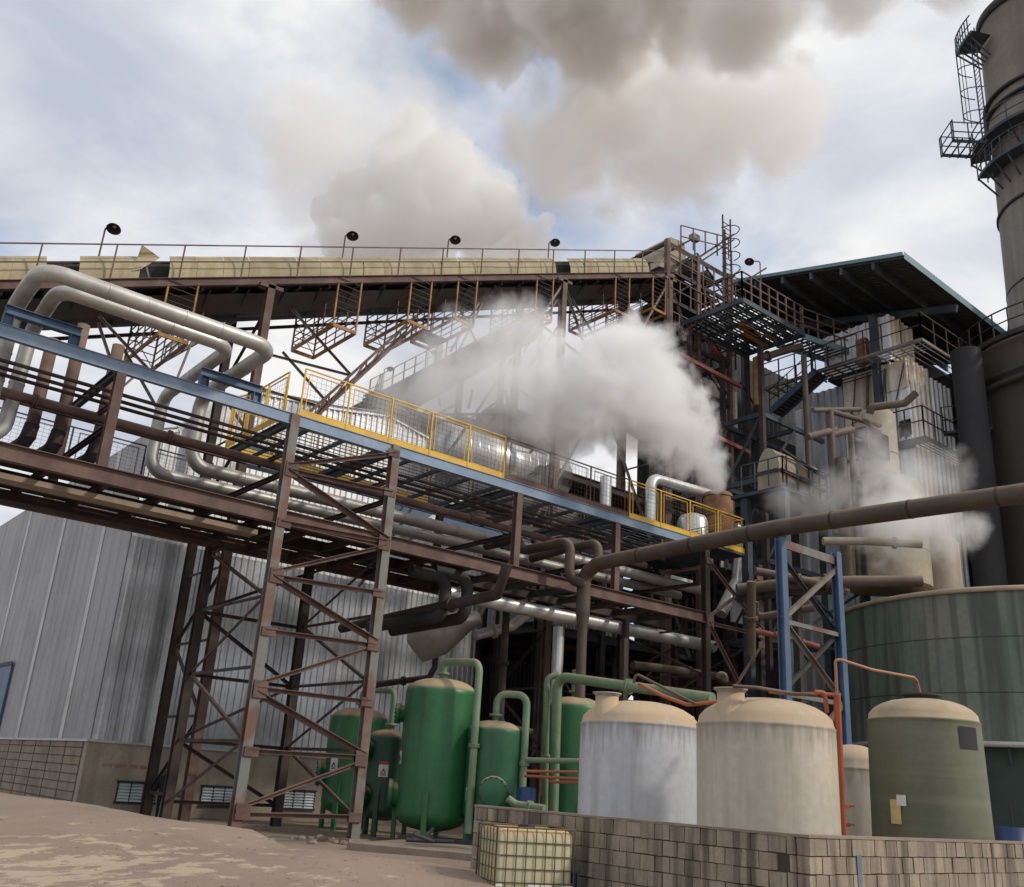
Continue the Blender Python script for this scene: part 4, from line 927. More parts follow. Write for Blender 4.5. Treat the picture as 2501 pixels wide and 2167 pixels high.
# upright pipes right of it
for (x_, y0, y1, r, mt, l) in ((2026, 1003, 1300, .17, PIPEB, 'brown steel upright with cross arm beside the beige vessel'), (2054, 1120, 1420, .23, PIPEB, 'thickest brown riser between two thinner risers'), (2078, 1060, 1420, .13, PIPEB, 'slim brown riser with a pale sunlit edge'), (2100, 1175, 1420, .1, RUSTD, 'thinnest rusty riser almost touching the beige vessel')):
    vpipe(x_, y0, y1, P(x_, 1200, D=39).y, r, mt, l, 'riser', 0)
m = MB(); Yq = P(2026, 1200, D=39).y
for a, b_, w_ in (((1985, 1002), (2100, 1000), .14), ((2030, 1005), (2165, 1045), .16), ((2080, 1010), (2155, 1060), .12), ((1972, 1068), (2040, 1050), .2), ((2030, 1062), (2080, 1050), .22), ((2085, 1075), (2130, 1085), .14)): m.tube([P(*a, Y=Yq), P(*b_, Y=Yq)], w_*.75, 10)
one(m, 'pipe_manifold', PIPEB, 'rusty horizontal pipe manifold on top of the brown risers', 'pipes')
q = P(2130, 1085, Y=Yq); one(MB().box(q.x-.9, q.x+.9, Yq-.3, Yq+.5, q.z-.55, q.z+.55), 'duct_box', RUSTD, 'dark brown duct box in front of the beige vessel', 'duct')
for (x_, y0, y1, D_, w_, l) in ((1945, 1460, 1750, 34, .25, 'grey brown upright behind the taller blue support leg'), (1525, 1560, 1700, 33, .2, 'dark upright behind the bluish white tank near the rusty pipe elbow')):
    a = P(x_, y0, D=D_); one(MB().bar((a.x, a.y, 0), (a.x, a.y, a.z), w_), 'upright', RUSTD, l, 'upright')
for i, (pts, r, mt, l) in enumerate((([(1835, 1420), (1835, 1600)], .16, PIPEB, 'rusty upright pipe between bridge end and blue support frame'), ([(1845, 1395), (1900, 1405), (2000, 1425)], .14, PIPEB, 'upper brown cross pipe behind the blue support frame'), ([(1800, 1440), (1930, 1425), (2100, 1420), (2250, 1420)], .2, PIPEB, 'long brown cross pipe passing above the green tank rim'),
      ([(1800, 1460), (1930, 1445), (2030, 1440)], .18, RUSTD, 'dark cross pipe just below the long brown cross pipe'), ([(1845, 1470), (1845, 1510), (1900, 1500), (1985, 1485)], .14, PIPEB, 'bent brown pipe crossing behind the blue support frame'), ([(1840, 1540), (1950, 1565), (2000, 1580)], .1, REDST, 'lowest reddish pipe behind the blue support frame'),
      ([(2040, 1405), (2055, 1425), (2055, 1460)], .2, PIPEB, 'brown pipe elbow beside the shorter blue support leg'), ([(2010, 1322), (2120, 1322), (2250, 1330)], .15, BEIGE, 'thin beige horizontal pipe in front of the wide beige vessel'))):
    pipe('cross_pipe', [P(*a, D=33+i*.35) for a in pts], r, mt, l, .3)
# beige vessels
def vessel_px(cx, ytop, R, D, ybot, label, mt, dome=.4, extra=None, name='process_vessel'):
    a = P(cx, ytop, D=D); b_ = P(cx, ybot, D=D); a2 = V((a.x, a.y, a.z)); zb = b_.z
    prof = [(R, 0), (R, a.z-zb-dome), (R*.8, a.z-zb-dome*.35), (R*.45, a.z-zb-.05), (.01, a.z-zb)]
    if extra: prof = extra(a.z-zb, R)+prof[1:]
    m = MB().lathe(prof, (a.x, a.y, zb), 36)
    for z in [1.5*i for i in range(1, int((a.z-zb)/1.5))]:
        rz = [r for r, zz in prof if zz >= z][0] if not extra else (R if z > a.z-zb-3.2 else 1.8 if z < a.z-zb-4 else 0)
        if rz: m.lathe([(rz-.02, z), (rz+.025, z), (rz+.025, z+.06), (rz-.02, z+.06)], (a.x, a.y, zb), 36)
    return one(m, name, mt, label, 'vessel')
vessel_px(2138, 1003, .84, 44, 1470, 'tall beige vessel with domed top in front of the boiler', BEIGE, .35, lambda h, R: [(1.8, 0), (1.8, h-4.0), (1.6, h-3.6), (R, h-3.2)])
vessel_px(2290, 1310, .85, 43, 1470, 'yellowish cylinder standing behind the green tank rim', BEIGE)
a = P(2100, 1360, D=41.4); 
pipe('exhaust_pipe', [P(2124, 1010, D=42), P(2128, 995, D=42), P(2210, 985, D=42), P(2237, 960, D=42)], .17, PIPEB, 'bent rusty exhaust pipe pointing up in front of the silver sheets', .3)

# ------------------------------------------------------------------ chimney and dark drum
cR = 3.5; q = P(2425, 380, D=58); cC = P(2428+cR*F/58, 330, D=58); ztop = 49.8
def za(y):
    lo, hi = 5.0, 60.0
    for _ in range(40):
        mid = (lo+hi)/2
        if proj((cC.x, cC.y, mid))[1] > y-20: lo = mid
        else: hi = mid
    return lo
ch = T('chimney', 'tall sooty round chimney with ladder cage and platforms above the dark drum', 'chimney', (cC.x, cC.y, 0))
zf = 27.2
MB().lathe([(3.9, 8), (3.9, zf), (cR+.12, zf+1.4), (cR+.06, zf+1.8), (cR-.12, ztop-12), (cR-.3, ztop-.2), (cR-.24, ztop), (cR-.6, ztop), (cR-.6, ztop-3)], (cC.x, cC.y, 0), 56).obj('shaft', CHIM, ch)
for yy in (235, 262, 500, 690):
    z = za(yy+40); MB().lathe([(cR-.05, z), (cR+.05, z), (cR+.05, z+.15), (cR-.05, z+.15)], (cC.x, cC.y, 0), 56).obj('hoop', DARK, ch)
m = MB(); m.lathe([(cR-.24, ztop-.55), (cR-.14, ztop-.55), (cR-.14, ztop+.02), (cR-.24, ztop+.02)], (cC.x, cC.y, 0), 56); m.obj('rim', DARK, ch)
def left_of(px, py):
    return P(px, py, D=57)
ld_ = -R2.copy(); ld_.z = 0; ld_.normalize(); nb = V((-ld_.y, ld_.x, 0))
def ring_platform(z, r0, r1, a0, a1, name, sup=True):
    m = MB(); n = 14; th0 = math.atan2(ld_.y, ld_.x)
    pt = lambda r, t_, dz: V((cC.x+r*math.cos(th0+t_), cC.y+r*math.sin(th0+t_), z+dz))
    for i in range(n):
        t0, t1 = lerp(a0, a1, i/n), lerp(a0, a1, (i+1)/n)
        m.add([pt(r0, t0, 0), pt(r1, t0, 0), pt(r1, t1, 0), pt(r0, t1, 0), pt(r0, t0, .08), pt(r1, t0, .08), pt(r1, t1, .08), pt(r0, t1, .08)], [(0, 1, 2, 3), (4, 7, 6, 5), (1, 5, 6, 2)])
        m.bar(pt(r1, t0, .6), pt(r1, t1, .6), .05); m.bar(pt(r1, t0, 1.25), pt(r1, t1, 1.25), .06); m.bar(pt(r1, t0, -.05), pt(r1, t1, -.05), .1, .2)
        if i % 2 == 0: m.bar(pt(r1, t0, 0), pt(r1, t0, 1.25), .06)
        if i % 3 == 0 and sup: m.bar(pt(r1, t0, 0), pt(r0, t0, -1.3), .08)
    m.obj(name, DARKB, ch)
zp1 = za(135); zp2 = za(378)
ring_platform(zp1, cR-.1, cR+1.25, -.22, .22, 'platform'); ring_platform(zp2, cR-.1, cR+1.0, -.5, 1.9, 'platform'); ring_platform(za(445), cR-.1, cR+.9, -.2, .8, 'platform')
m = MB(); o = V((cC.x, cC.y, 0))+ld_*(cR+.9)
z = zp2-.5; m.box(0, 0, 0, 0, 0, 0) if False else None
for i in (0, 1): m.bar(o+nb*(-.7+1.4*i)+UPZ*z, o+ld_*2.0+nb*(-.7+1.4*i)+UPZ*z, .1, .18)
for i in range(5): m.bar(o+ld_*(2.0*i/4)-nb*.9+UPZ*z, o+ld_*(2.0*i/4)+nb*.9+UPZ*z, .07)
for i in (0, 1): railing(m, o+nb*(-.7+1.4*i)+UPZ*z, o+ld_*2.0+nb*(-.7+1.4*i)+UPZ*z, 1.35, 2, .06)
railing(m, o+ld_*2.0-nb*.9+UPZ*z, o+ld_*2.0+nb*.9+UPZ*z, 1.35, 1, .06); m.obj('side_platform', DARKB, ch)
m = MB(); o = V((cC.x, cC.y, 0))+ld_*(cR+.55)
for s_ in (-.3, .3): m.bar(o+nb*s_+UPZ*(zp2-2.6), o+nb*s_+UPZ*(zp1+1), .06)
zz = zp2-2.4
while zz < zp1: m.bar(o-nb*.3+UPZ*zz, o+nb*.3+UPZ*zz, .03); zz += .33
zz = zp2+2
while zz < zp1-.5:
    m.tube([o+nb*.6*math.cos(t_)+ld_*1.15*math.sin(t_)+UPZ*zz for t_ in [math.pi*j/8 for j in range(9)]], .035, 5, cap=False); zz += 1.7
for j in (1, 3, 4, 5, 7): t_ = math.pi*j/8; q = o+nb*.6*math.cos(t_)+ld_*1.15*math.sin(t_); m.bar(q+UPZ*(zp2+1.5), q+UPZ*(zp1-.3), .035)
m.obj('caged_ladder', DARKB, ch)
dR = 6.5; dC = P(2368+dR*F/52, 900, D=52); zd = P(2372, 868, D=52).z
dk = T('dust_drum', 'huge rust streaked dark drum below the chimney', 'drum', (dC.x, dC.y, 0))
zr = P(2375, 988, D=52).z
MB().lathe([(dR, 0), (dR, zr)], dC-UPZ*dC.z, 64).obj('lower_shell', mat('brown_grey_shell', (.06, .054, .043), (.044, .04, .033), .3, .8, streak=.6, streakc=(.05, .04, .03), ssc=1), dk)
MB().lathe([(dR-.06, zr), (dR-.06, zd-.5), (dR-.4, zd), (2, zd+.6), (.01, zd+.6)], dC-UPZ*dC.z, 64).obj('upper_shell', DRUM, dk)
MB().lathe([(dR-.05, zr-.25), (dR+.35, zr-.25), (dR+.35, zr-.05), (dR+.12, zr), (dR+.12, zr+.25), (dR+.3, zr+.3), (dR+.3, zr+.45), (dR-.05, zr+.45)], dC-UPZ*dC.z, 64).obj('ring_flange', DARK, dk)
m = MB(); th0 = math.atan2(ld_.y, ld_.x)
pt = lambda t_, z: V((dC.x+(dR+.1)*math.cos(th0+t_), dC.y+(dR+.1)*math.sin(th0+t_), z))
for i in range(14): m.bar(pt(-.2+i*.14, zd), pt(-.2+i*.14, zd+1.4), .06); m.bar(pt(-.2+i*.14, zd+1.4), pt(-.06+i*.14, zd+1.4), .06); m.bar(pt(-.2+i*.14, zd+.7), pt(-.06+i*.14, zd+.7), .05); m.bar(pt(-.2+i*.14, zd-.1), pt(-.06+i*.14, zd-.1), .3, .25)
m.obj('top_railing', DARK, dk)
m = MB(); zz = P(2330, 1060, D=50).z; a = P(2305, 1060, D=50); b_ = P(2425, 1066, D=49)
m.bar(a, V((b_.x, b_.y, zz)), .5, .12); railing(m, a, V((b_.x, b_.y, zz)), 1.5, 3, .06); m.obj('catwalk', DARKB, dk)
a = P(2358, 860, D=50); one(MB().tube([(a.x, a.y, 1), (a.x, a.y, a.z)], .75, 24), 'flue_duct', mat('dark_slate_duct', (.024, .026, .03), (.034, .034, .036), .5, .85), 'dark slate flue duct between boiler house and rust streaked drum', 'duct')
a = P(2330, 930, D=55); one(MB().box(a.x, a.x+5, a.y, a.y+7, 0, a.z+.5), 'filter_house', DARK, 'dark filter block in the gap behind the flue duct', 'building')

# big weathered green tank
gR = 7.4; gC = P(2468, 1440, D=42); gC.z = 0; zt2 = P(2350, 1422, D=35).z; zl = P(2250, 1812, D=35.4).z
gt = T('storage_tank', 'huge weathered green storage tank with streaked wall behind the front tanks', 'tank', gC)
MB().lathe([(gR, zl), (gR, zt2)], gC, 72).obj('shell', GTANK, gt)
MB().lathe([(gR+.04, zt2-.1), (gR+.1, zt2-.1), (gR+.1, zt2+.04), (gR-.2, zt2+.14), (2.0, zt2+1.0), (.01, zt2+1.05)], gC, 72).obj('roof', mat('sandy_roof_dust', (.46, .38, .28), (.38, .31, .23), 1, .9), gt)
MB().lathe([(gR-.05, zl-.1), (gR+.18, zl-.1), (gR+.18, zl+.06), (gR-.05, zl+.1)], gC, 72).obj('ledge', TRIM, gt)
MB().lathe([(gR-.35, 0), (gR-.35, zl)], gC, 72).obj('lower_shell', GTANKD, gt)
m = MB()
for i in range(40):
    t_ = i/40*2*math.pi; q = gC+V((math.cos(t_)*(gR+.06), math.sin(t_)*(gR+.06), 0)); r_q = V((math.cos(t_), math.sin(t_), 0)); m.bar(q+UPZ*(zl-.1), q-r_q*.4+UPZ*(zl-.7), .07)
m.obj('bracket', DARKB, gt)
m = MB()
for z in (lerp(zl, zt2, .32), lerp(zl, zt2, .68)): m.lathe([(gR, z), (gR+.012, z), (gR+.012, z+.03), (gR, z+.03)], gC, 72)
m.obj('weld_seam', DARKB, gt)
# ------------------------------------------------------------------ blue support frame under the main pipe
bf = T('pipe_support', 'tall blue two legged support frame under the thick brown pipe', 'support frame', (XP, 15, 0))
ya, yb = P(1908, 1310, X=XP).y, P(2040, 1400, X=XP).y
xb_ = XP+.9
LA = V((XP-.05, ya, 0)); LBp = V((P(2040, 1345, Y=ya).x, ya, 0))
zt1, zt3 = P(1908, 1312, Y=ya).z-.05, P(2040, 1350, Y=ya).z
for q, z in ((LA, zt1), (LBp, zt3)): MB().ibeam(q, q+UPZ*z, .24, .22, .03, (0, 1, 0)).bar(q+V((0, -.115, 0)), q+V((0, -.115, z)), .24, .012, (0, 1, 0)).obj('leg', BLUED, bf)
m = MB(); zs = [P(1912, y, Y=ya).z for y in (1320, 1490, 1530, 1660, 1720, 1850)]
m.bar(LA+UPZ*(zs[0]-.1), LBp+UPZ*(zs[0]-.1), .08, .24); m.obj('top_beam', GREYST, bf)
z_ = zs[0]-.35
for i in range(5):
    a, b_ = (LA, LBp) if i % 2 else (LBp, LA)
    MB().angle(a+UPZ*z_, b_+UPZ*(z_-1.9), .12, .02).obj('brace', GREYST, bf); MB().angle(b_+V((0, .1, 0))+UPZ*z_, a+V((0, .1, 0))+UPZ*(z_-1.9), .1, .02).obj('brace', DARK, bf); MB().bar(a+UPZ*(z_-1.95), b_+UPZ*(z_-1.95), .09, .12).obj('brace', GREYST, bf); z_ -= 1.95
    if z_ < 2: break

# ------------------------------------------------------------------ block wall
CX, CY, WT, WH = 11.69, 7.83, .19, 1.335
def block_wall(name, horiz, s0, s1, fixed, label, hole=None):
    t_ = T(name, label, 'wall', (CX, CY, -.05)); bl = MB(); mo = MB()
    n = 6; hgt = WH/n; L_ = .29
    def put(mb, a, b_, z0, z1, d0, d1, bev=.006):
        if horiz: x0, x1, y0, y1 = a, b_, fixed+d0, fixed+d1
        else: x0, x1, y0, y1 = fixed+d0, fixed+d1, a, b_
        if bev:
            vs = []
            for s_, dd in ((0, 0), (1, bev)):
                pass
            jj = lambda q_: q_+random.uniform(-.005, .005)
            mb.add([(jj(x), jj(y), jj(z)) for z in (z0, z1) for y in (y0, y1) for x in (x0, x1)], [(0, 2, 3, 1), (4, 5, 7, 6), (0, 1, 5, 4), (2, 6, 7, 3), (0, 4, 6, 2), (1, 3, 7, 5)])
        else: mb.box(x0, x1, y0, y1, z0, z1)
    for r in range(n):
        a = s0 - (L_/2 if r % 2 else 0); z0, z1 = r*hgt+.007, (r+1)*hgt-.007
        while a < s1:
            b_ = min(a+L_, s1); aa = max(a, s0)
            if b_-aa > .04 and not (hole and hole[0] == r and aa < hole[1] < b_):
                j = random.uniform(-.012, .006); put(bl, aa+.007+random.uniform(0, .005), b_-.007, z0+random.uniform(-.002, .002), z1+random.uniform(-.002, .002), j, WT)
            elif hole and hole[0] == r and aa < hole[1] < b_:
                put(bl, aa+.006, (aa+b_)/2-.05, z0, z1, 0, WT)
            a += L_
    put(mo, s0+.03, s1-.03, 0, WH-.012, .02, WT-.02, 0)
    bl.obj('blocks', BLOCK, t_); mo.obj('mortar', MORT, t_)
    t_['kind'] = 'thing'
    cp = MB(); put(cp, s0-.0, s1, WH, WH+.035, -.01, WT+.01, 0); cp.obj('coping', CONC, t_)
    return t_
wl = block_wall('block_wall', False, CY+.2, 14.95, CX, 'stained concrete block wall running from the corner past the yellow tote', (4, P(1912, 2092, X=CX).y))
wr = block_wall('block_wall', True, CX, 26, CY, 'concrete block wall to the right of the corner, below the olive tank')
STAIN = mat('blue_paint_drip', (.11, .17, .21), (.20, .20, .17), 6, .7)
q = P(2098, 2120, Y=CY); MB().box(q.x-.055, q.x+.055, CY-.014, CY-.008, 0, 1.14).obj('paint_drip', STAIN, wr)
m = MB().box(7.4, CX-.02, 11.6, 15.6, -.05, .10); one(m, 'concrete_apron', CONC, 'dusty concrete apron along the foot of the block wall behind the tote', 'apron')
q = P(1225, 2030, X=CX-.06)
for i, (mt, z0, l) in enumerate(((GPIPE, .15, 'pale green pipe stub between tote and block wall end'), (BLUEV, .1, 'dark blue pipe stub at the wall foot next to the tote'))):
    y = (13.9, 12.1)[i]; one(MB().tube([(CX-.12, y, z0), (CX-.12, y, .75 if i == 0 else .5)], .05, 10), 'pipe_stub', mt, l, 'pipe')
one(MB().tube([(CX-.12, 10.9, .1), (CX-.12, 10.9, .3)], .06, 12), 'pipe_stub', ORANGE, 'short red pipe stub low on the block wall', 'pipe')

# ------------------------------------------------------------------ tote
qa, qb = P(1215, 2012, Z=1.18), P(1406, 2022, Z=1.18); qa.z = qb.z = 0
du = (qb-qa); Lt = du.length; du.normalize(); dn_ = V((-du.y, du.x, 0)); Wd = 1.0
if dn_.dot(_fw) < 0: dn_ = -dn_
tt = T('tote', 'yellowed plastic liquid tote in a rusty wire cage in front of the wall', 'tote', (qa+qb)/2+dn_*.5)
def tp(s, d, z): return qa+du*(s*Lt)+dn_*d+UPZ*z
m = MB(); nn = 8
def rr(z, ins, b):
    pts = []; r = .09
    for cx, cy, a0 in ((r, r, 180), (Lt-r, r, 270), (Lt-r, Wd-r, 0), (r, Wd-r, 90)):
        for k in range(5):
            a = math.radians(a0+k*22.5); x = cx+math.cos(a)*r; y = cy+math.sin(a)*r
            x = Lt/2+(x-Lt/2)*(1-ins); y = Wd/2+(y-Wd/2)*(1-ins); pts.append(qa+du*x+dn_*(y)+UPZ*z)
    return pts
rings = [rr(z, i, 0) for z, i in ((.17, .06), (.22, .035), (.55, .03), (.98, .03), (1.06, .05), (1.11, .12), (1.13, .3))]
vs = [p for r in rings for p in r]; k = 20
m.add(vs, [(i*k+j, i*k+(j+1) % k, (i+1)*k+(j+1) % k, (i+1)*k+j) for i in range(len(rings)-1) for j in range(k)], True); m.add(vs[-k:], [list(range(k))])
m.obj('bottle', TOTE, tt)
m = MB().lathe([(.14, 0), (.14, .04), (.01, .05)], tp(.5, .5, 1.125), 20); m.obj('lid', BLACK, tt)
m = MB()
def per(z, r):
    c_ = [tp(0, 0, z), tp(1, 0, z), tp(1, Wd, z), tp(0, Wd, z), tp(0, 0, z)]
    for a, b_ in zip(c_, c_[1:]): m.tube([a, b_], r, 8)
for z in (.19, .36, .55, .74, .93): per(z, .0085)
per(1.14, .014); per(.16, .014)
for i in range(9): m.tube([tp(i/8*.98+.01, -.008, .16), tp(i/8*.98+.01, -.008, 1.14)], .0085, 8)
for i in range(9): m.tube([tp(i/8*.98+.01, Wd, .16), tp(i/8*.98+.01, Wd, 1.14)], .009, 8)
for i in range(7):
    for s in (0, 1): m.tube([tp(s, Wd*i/6, .16), tp(s, Wd*i/6, 1.14)], .009, 8)
m.obj('cage', CAGE, tt)
m = MB()
for s, w_ in ((.02, .08), (.42, .14), (.58, .14), (.84, .14)): a = tp(s, -.012, .24); b_ = tp(s+w_, -.012, .24); m.add([a, b_, b_+UPZ*.1, a+UPZ*.1, a-dn_*.003, b_-dn_*.003, b_-dn_*.003+UPZ*.1, a-dn_*.003+UPZ*.1], [(0, 1, 2, 3), (4, 7, 6, 5), (0, 4, 5, 1), (3, 2, 6, 7)])
m.obj('label_plate', WHITE, tt)
m = MB()
for d in (0.03, .5, .97): m.bar(tp(0, d*Wd, .14), tp(1, d*Wd, .14), .1, .03)
for s in (.04, .5, .96): m.bar(tp(s, 0, .07), tp(s, Wd, .07), .1, .11)
for d in (0.03, .97): m.bar(tp(0, d*Wd, .01), tp(1, d*Wd, .01), .1, .02)
m.obj('pallet', GREYST, tt)

# ------------------------------------------------------------------ plastic tanks behind the wall
def ptank(cx, ybase, wpx, ytop, D, mt, label, neck=None, taper=0.0, dome=.5, name='chemical_tank', extra=None):
    R = wpx/2*D/F; a = P(cx, 1900, D=D); top = P(cx, ytop, D=D-R*.55).z; t_ = T(name, label, 'tank', (a.x, a.y, 0)); o = V((a.x, a.y, 0))
    s0 = top-dome; mt = mt(s0)
    prof = [(R*(1+taper), 0), (R*(1+taper*.6), s0*.4), (R*(1+taper*.1), s0*.9), (R, s0-.08), (R, s0-.02), (R+.012, s0), (R-.02, s0+.03)]+[(R*math.cos(t1)**.8, s0+dome*math.sin(t1)) for t1 in [math.radians(g_) for g_ in (18, 32, 46, 60, 74, 84)]]+[(.01, top)]
    MB().lathe(prof, o, 64).obj('tank_body', mt, t_)
    lf = -R2.copy(); lf.z = 0; lf.normalize(); tw_ = -V((_fw.x, _fw.y, 0)).normalized()
    if neck:
        c = o+lf*R*neck[0]+tw_*R*neck[1]
        n_ = MB().lathe([(.235, s0-.35), (.235, top+.02), (.01, top+.02)], c, 28).obj('neck', mt, t_)
        MB().lathe([(.25, top+.02), (.25, top+.05), (.29, top+.055), (.29, top+.08), (.01, top+.09)], c, 28).obj('lid', mt, n_)
    return t_, o, R, top, lf, tw_
ptank(1560, 2010, 292, 1700, 19.4, WTANK, 'bluish white plastic tank with dusty dome, farther of the pair', (.62, .5))
ptank(1872, 2040, 335, 1690, 16.7, CTANK, 'cream white plastic tank with dusty dome, nearer of the pair', (.62, .5))
_, o3, R3, top3, lf3, tw3 = ptank(2265, 2050, 262, 1692, 17.4, OTANK, 'olive green fibreglass tank with dusty dome and a dark lid', None, .06, .42)
MB().lathe([(.29, 0), (.29, .06), (.36, .065), (.36, .10), (.01, .11)], (o3.x, o3.y, top3-.02), 32).obj('flanged_lid', DARK, _)
def patch(parent, o, R, ang, z0, z1, wd, mt, name, off=.008):
    b0 = math.atan2(-_fw.y, -_fw.x); m = MB(); n = 6; vs = []
    for i in range(n+1):
        t1 = b0+ang+(i/n-.5)*wd/R
        for z in (z0, z1):
            vs.append(o+V((math.cos(t1)*(R+off), math.sin(t1)*(R+off), z)))
    m.add(vs, [(2*i, 2*i+2, 2*i+3, 2*i+1) for i in range(n)]); return m.obj(name, mt, parent)
RT = R3*1.03
pl_ = patch(_, o3, R3*1.005, .42, 2.82, 3.2, .42, DARK, 'name_plate', .012)
patch(_, o3, RT*1.015, -.98, 1.52, 1.92, .2, LABEL, 'sticker', .01); patch(_, o3, RT*1.015, -.86, 1.82, 2.0, .17, WHITE, 'sticker', .014)
ptank(2085, 2040, 150, 1815, 20.5, CTANK, 'small cream tank half hidden behind the orange pipes', None)
dr = P(2474, 2035, D=20); 
dd = T('drum', 'small dark blue drum standing behind the wall beside the olive tank', 'drum', (dr.x, dr.y, 0))
MB().lathe([(.27, .0), (.28, .3), (.29, .32), (.28, .34), (.28, .6), (.29, .62), (.28, .64), (.28, dr.z+.12), (.25, dr.z+.12), (.25, dr.z+.1), (.01, dr.z+.1)], (dr.x, dr.y, 0), 28).obj('drum_body', BLUEV, dd)
MB().tube([(dr.x, dr.y, dr.z+.1), (dr.x, dr.y, dr.z+.55)], .015, 8).obj('level_rod', DARK, dd)
# orange pipework
xo = P(2048, 1700, D=16.8); yo = xo.y
def PO(x, y, D=16.8): return P(x, y, D=D)
pipe('orange_pipe', [(PO(2057, 2040).x, PO(2057, 2040).y, .2), PO(2044, 1695)], .062, ORANGE, 'thick orange downpipe between the cream tank and the olive tank', 0, 0)
op = T('orange_pipe', 'thin orange pipe rising beside the blue leg and crossing to the olive tank', 'pipe', PO(2040, 1690))
MB().tube([PO(2044, 1700), PO(2040, 1612), PO(2055, 1612), P(2130, 1636, D=17), P(2232, 1655, D=17.3), (o3.x-.1, o3.y, top3+.32), (o3.x, o3.y, top3+.05)], .026, 10, .08).obj('pipe_body', mat('faded_salmon_pipe', (.42, .20, .12), (.34, .18, .11), 2, .6, dust=.4), op)
pipe('orange_pipe', [PO(2044, 1698), PO(2012, 1695), P(1940, 1696, D=18), P(1880, 1690, D=18.5)], .035, ORANGE, 'orange cross pipe running behind the dome of the cream tank', .06)
pipe('orange_pipe', [PO(2020, 1740), PO(2014, 1692), PO(1990, 1690)], .04, ORANGE, 'short orange drop leg left of the thick orange downpipe', .07)
pipe('orange_pipe', [P(1560, 1670, D=21), P(1620, 1700, D=20.5), P(1680, 1722, D=20), P(1770, 1712, D=19.6)], .04, ORANGE, 'orange pipe sagging between the two white tank domes', .2)
pipe('thin_pipe', [(PO(2047, 2040).x, PO(2047, 2040).y, .2), PO(2046, 1960), PO(2050, 1965)], .02, ORANGE, 'thin orange riser right beside the cream tank wall', 0)
m = MB()
for y in (1970, 2015): q = PO(2062, y); m.lathe([(.1, -.03), (.1, .03)], q, 16); m.bar(q, q+R2*.18, .03)
one(m, 'valve', ORANGE, 'pair of orange valves low on the thick orange downpipe', 'valve')
q = PO(2038, 2000); one(MB().tube([(q.x, q.y+.15, .05), (q.x, q.y+.15, 3.2)], .1, 14), 'blue_pipe', BLUEV, 'dark blue vertical pipe behind the thick orange downpipe', 'pipe')
q = P(1555, 1680, D=20.5)
pipe('brown_hose', [P(1548, 1668, D=20), P(1552, 1645, D=20), P(1640, 1690, D=20), P(1700, 1720, D=19.8)], .03, PIPEB, 'tan hose lying over the dome of the bluish white tank', .1)
q = P(1772, 1660, D=16.2); pipe('vent_elbow', [(q.x, q.y, top3-.1), P(1772, 1648, D=16.2), P(1757, 1646, D=16.2), P(1756, 1655, D=16.2)], .045, PIPEB, 'tan vent elbow on the lid of the cream tank', .08)
pipe('brown_hose', [P(1790, 1676, D=16.3), P(1850, 1680, D=16.3), P(1935, 1694, D=16.8), P(2010, 1700, D=16.9)], .03, PIPEB, 'tan hose running over the dome of the cream tank', .15)

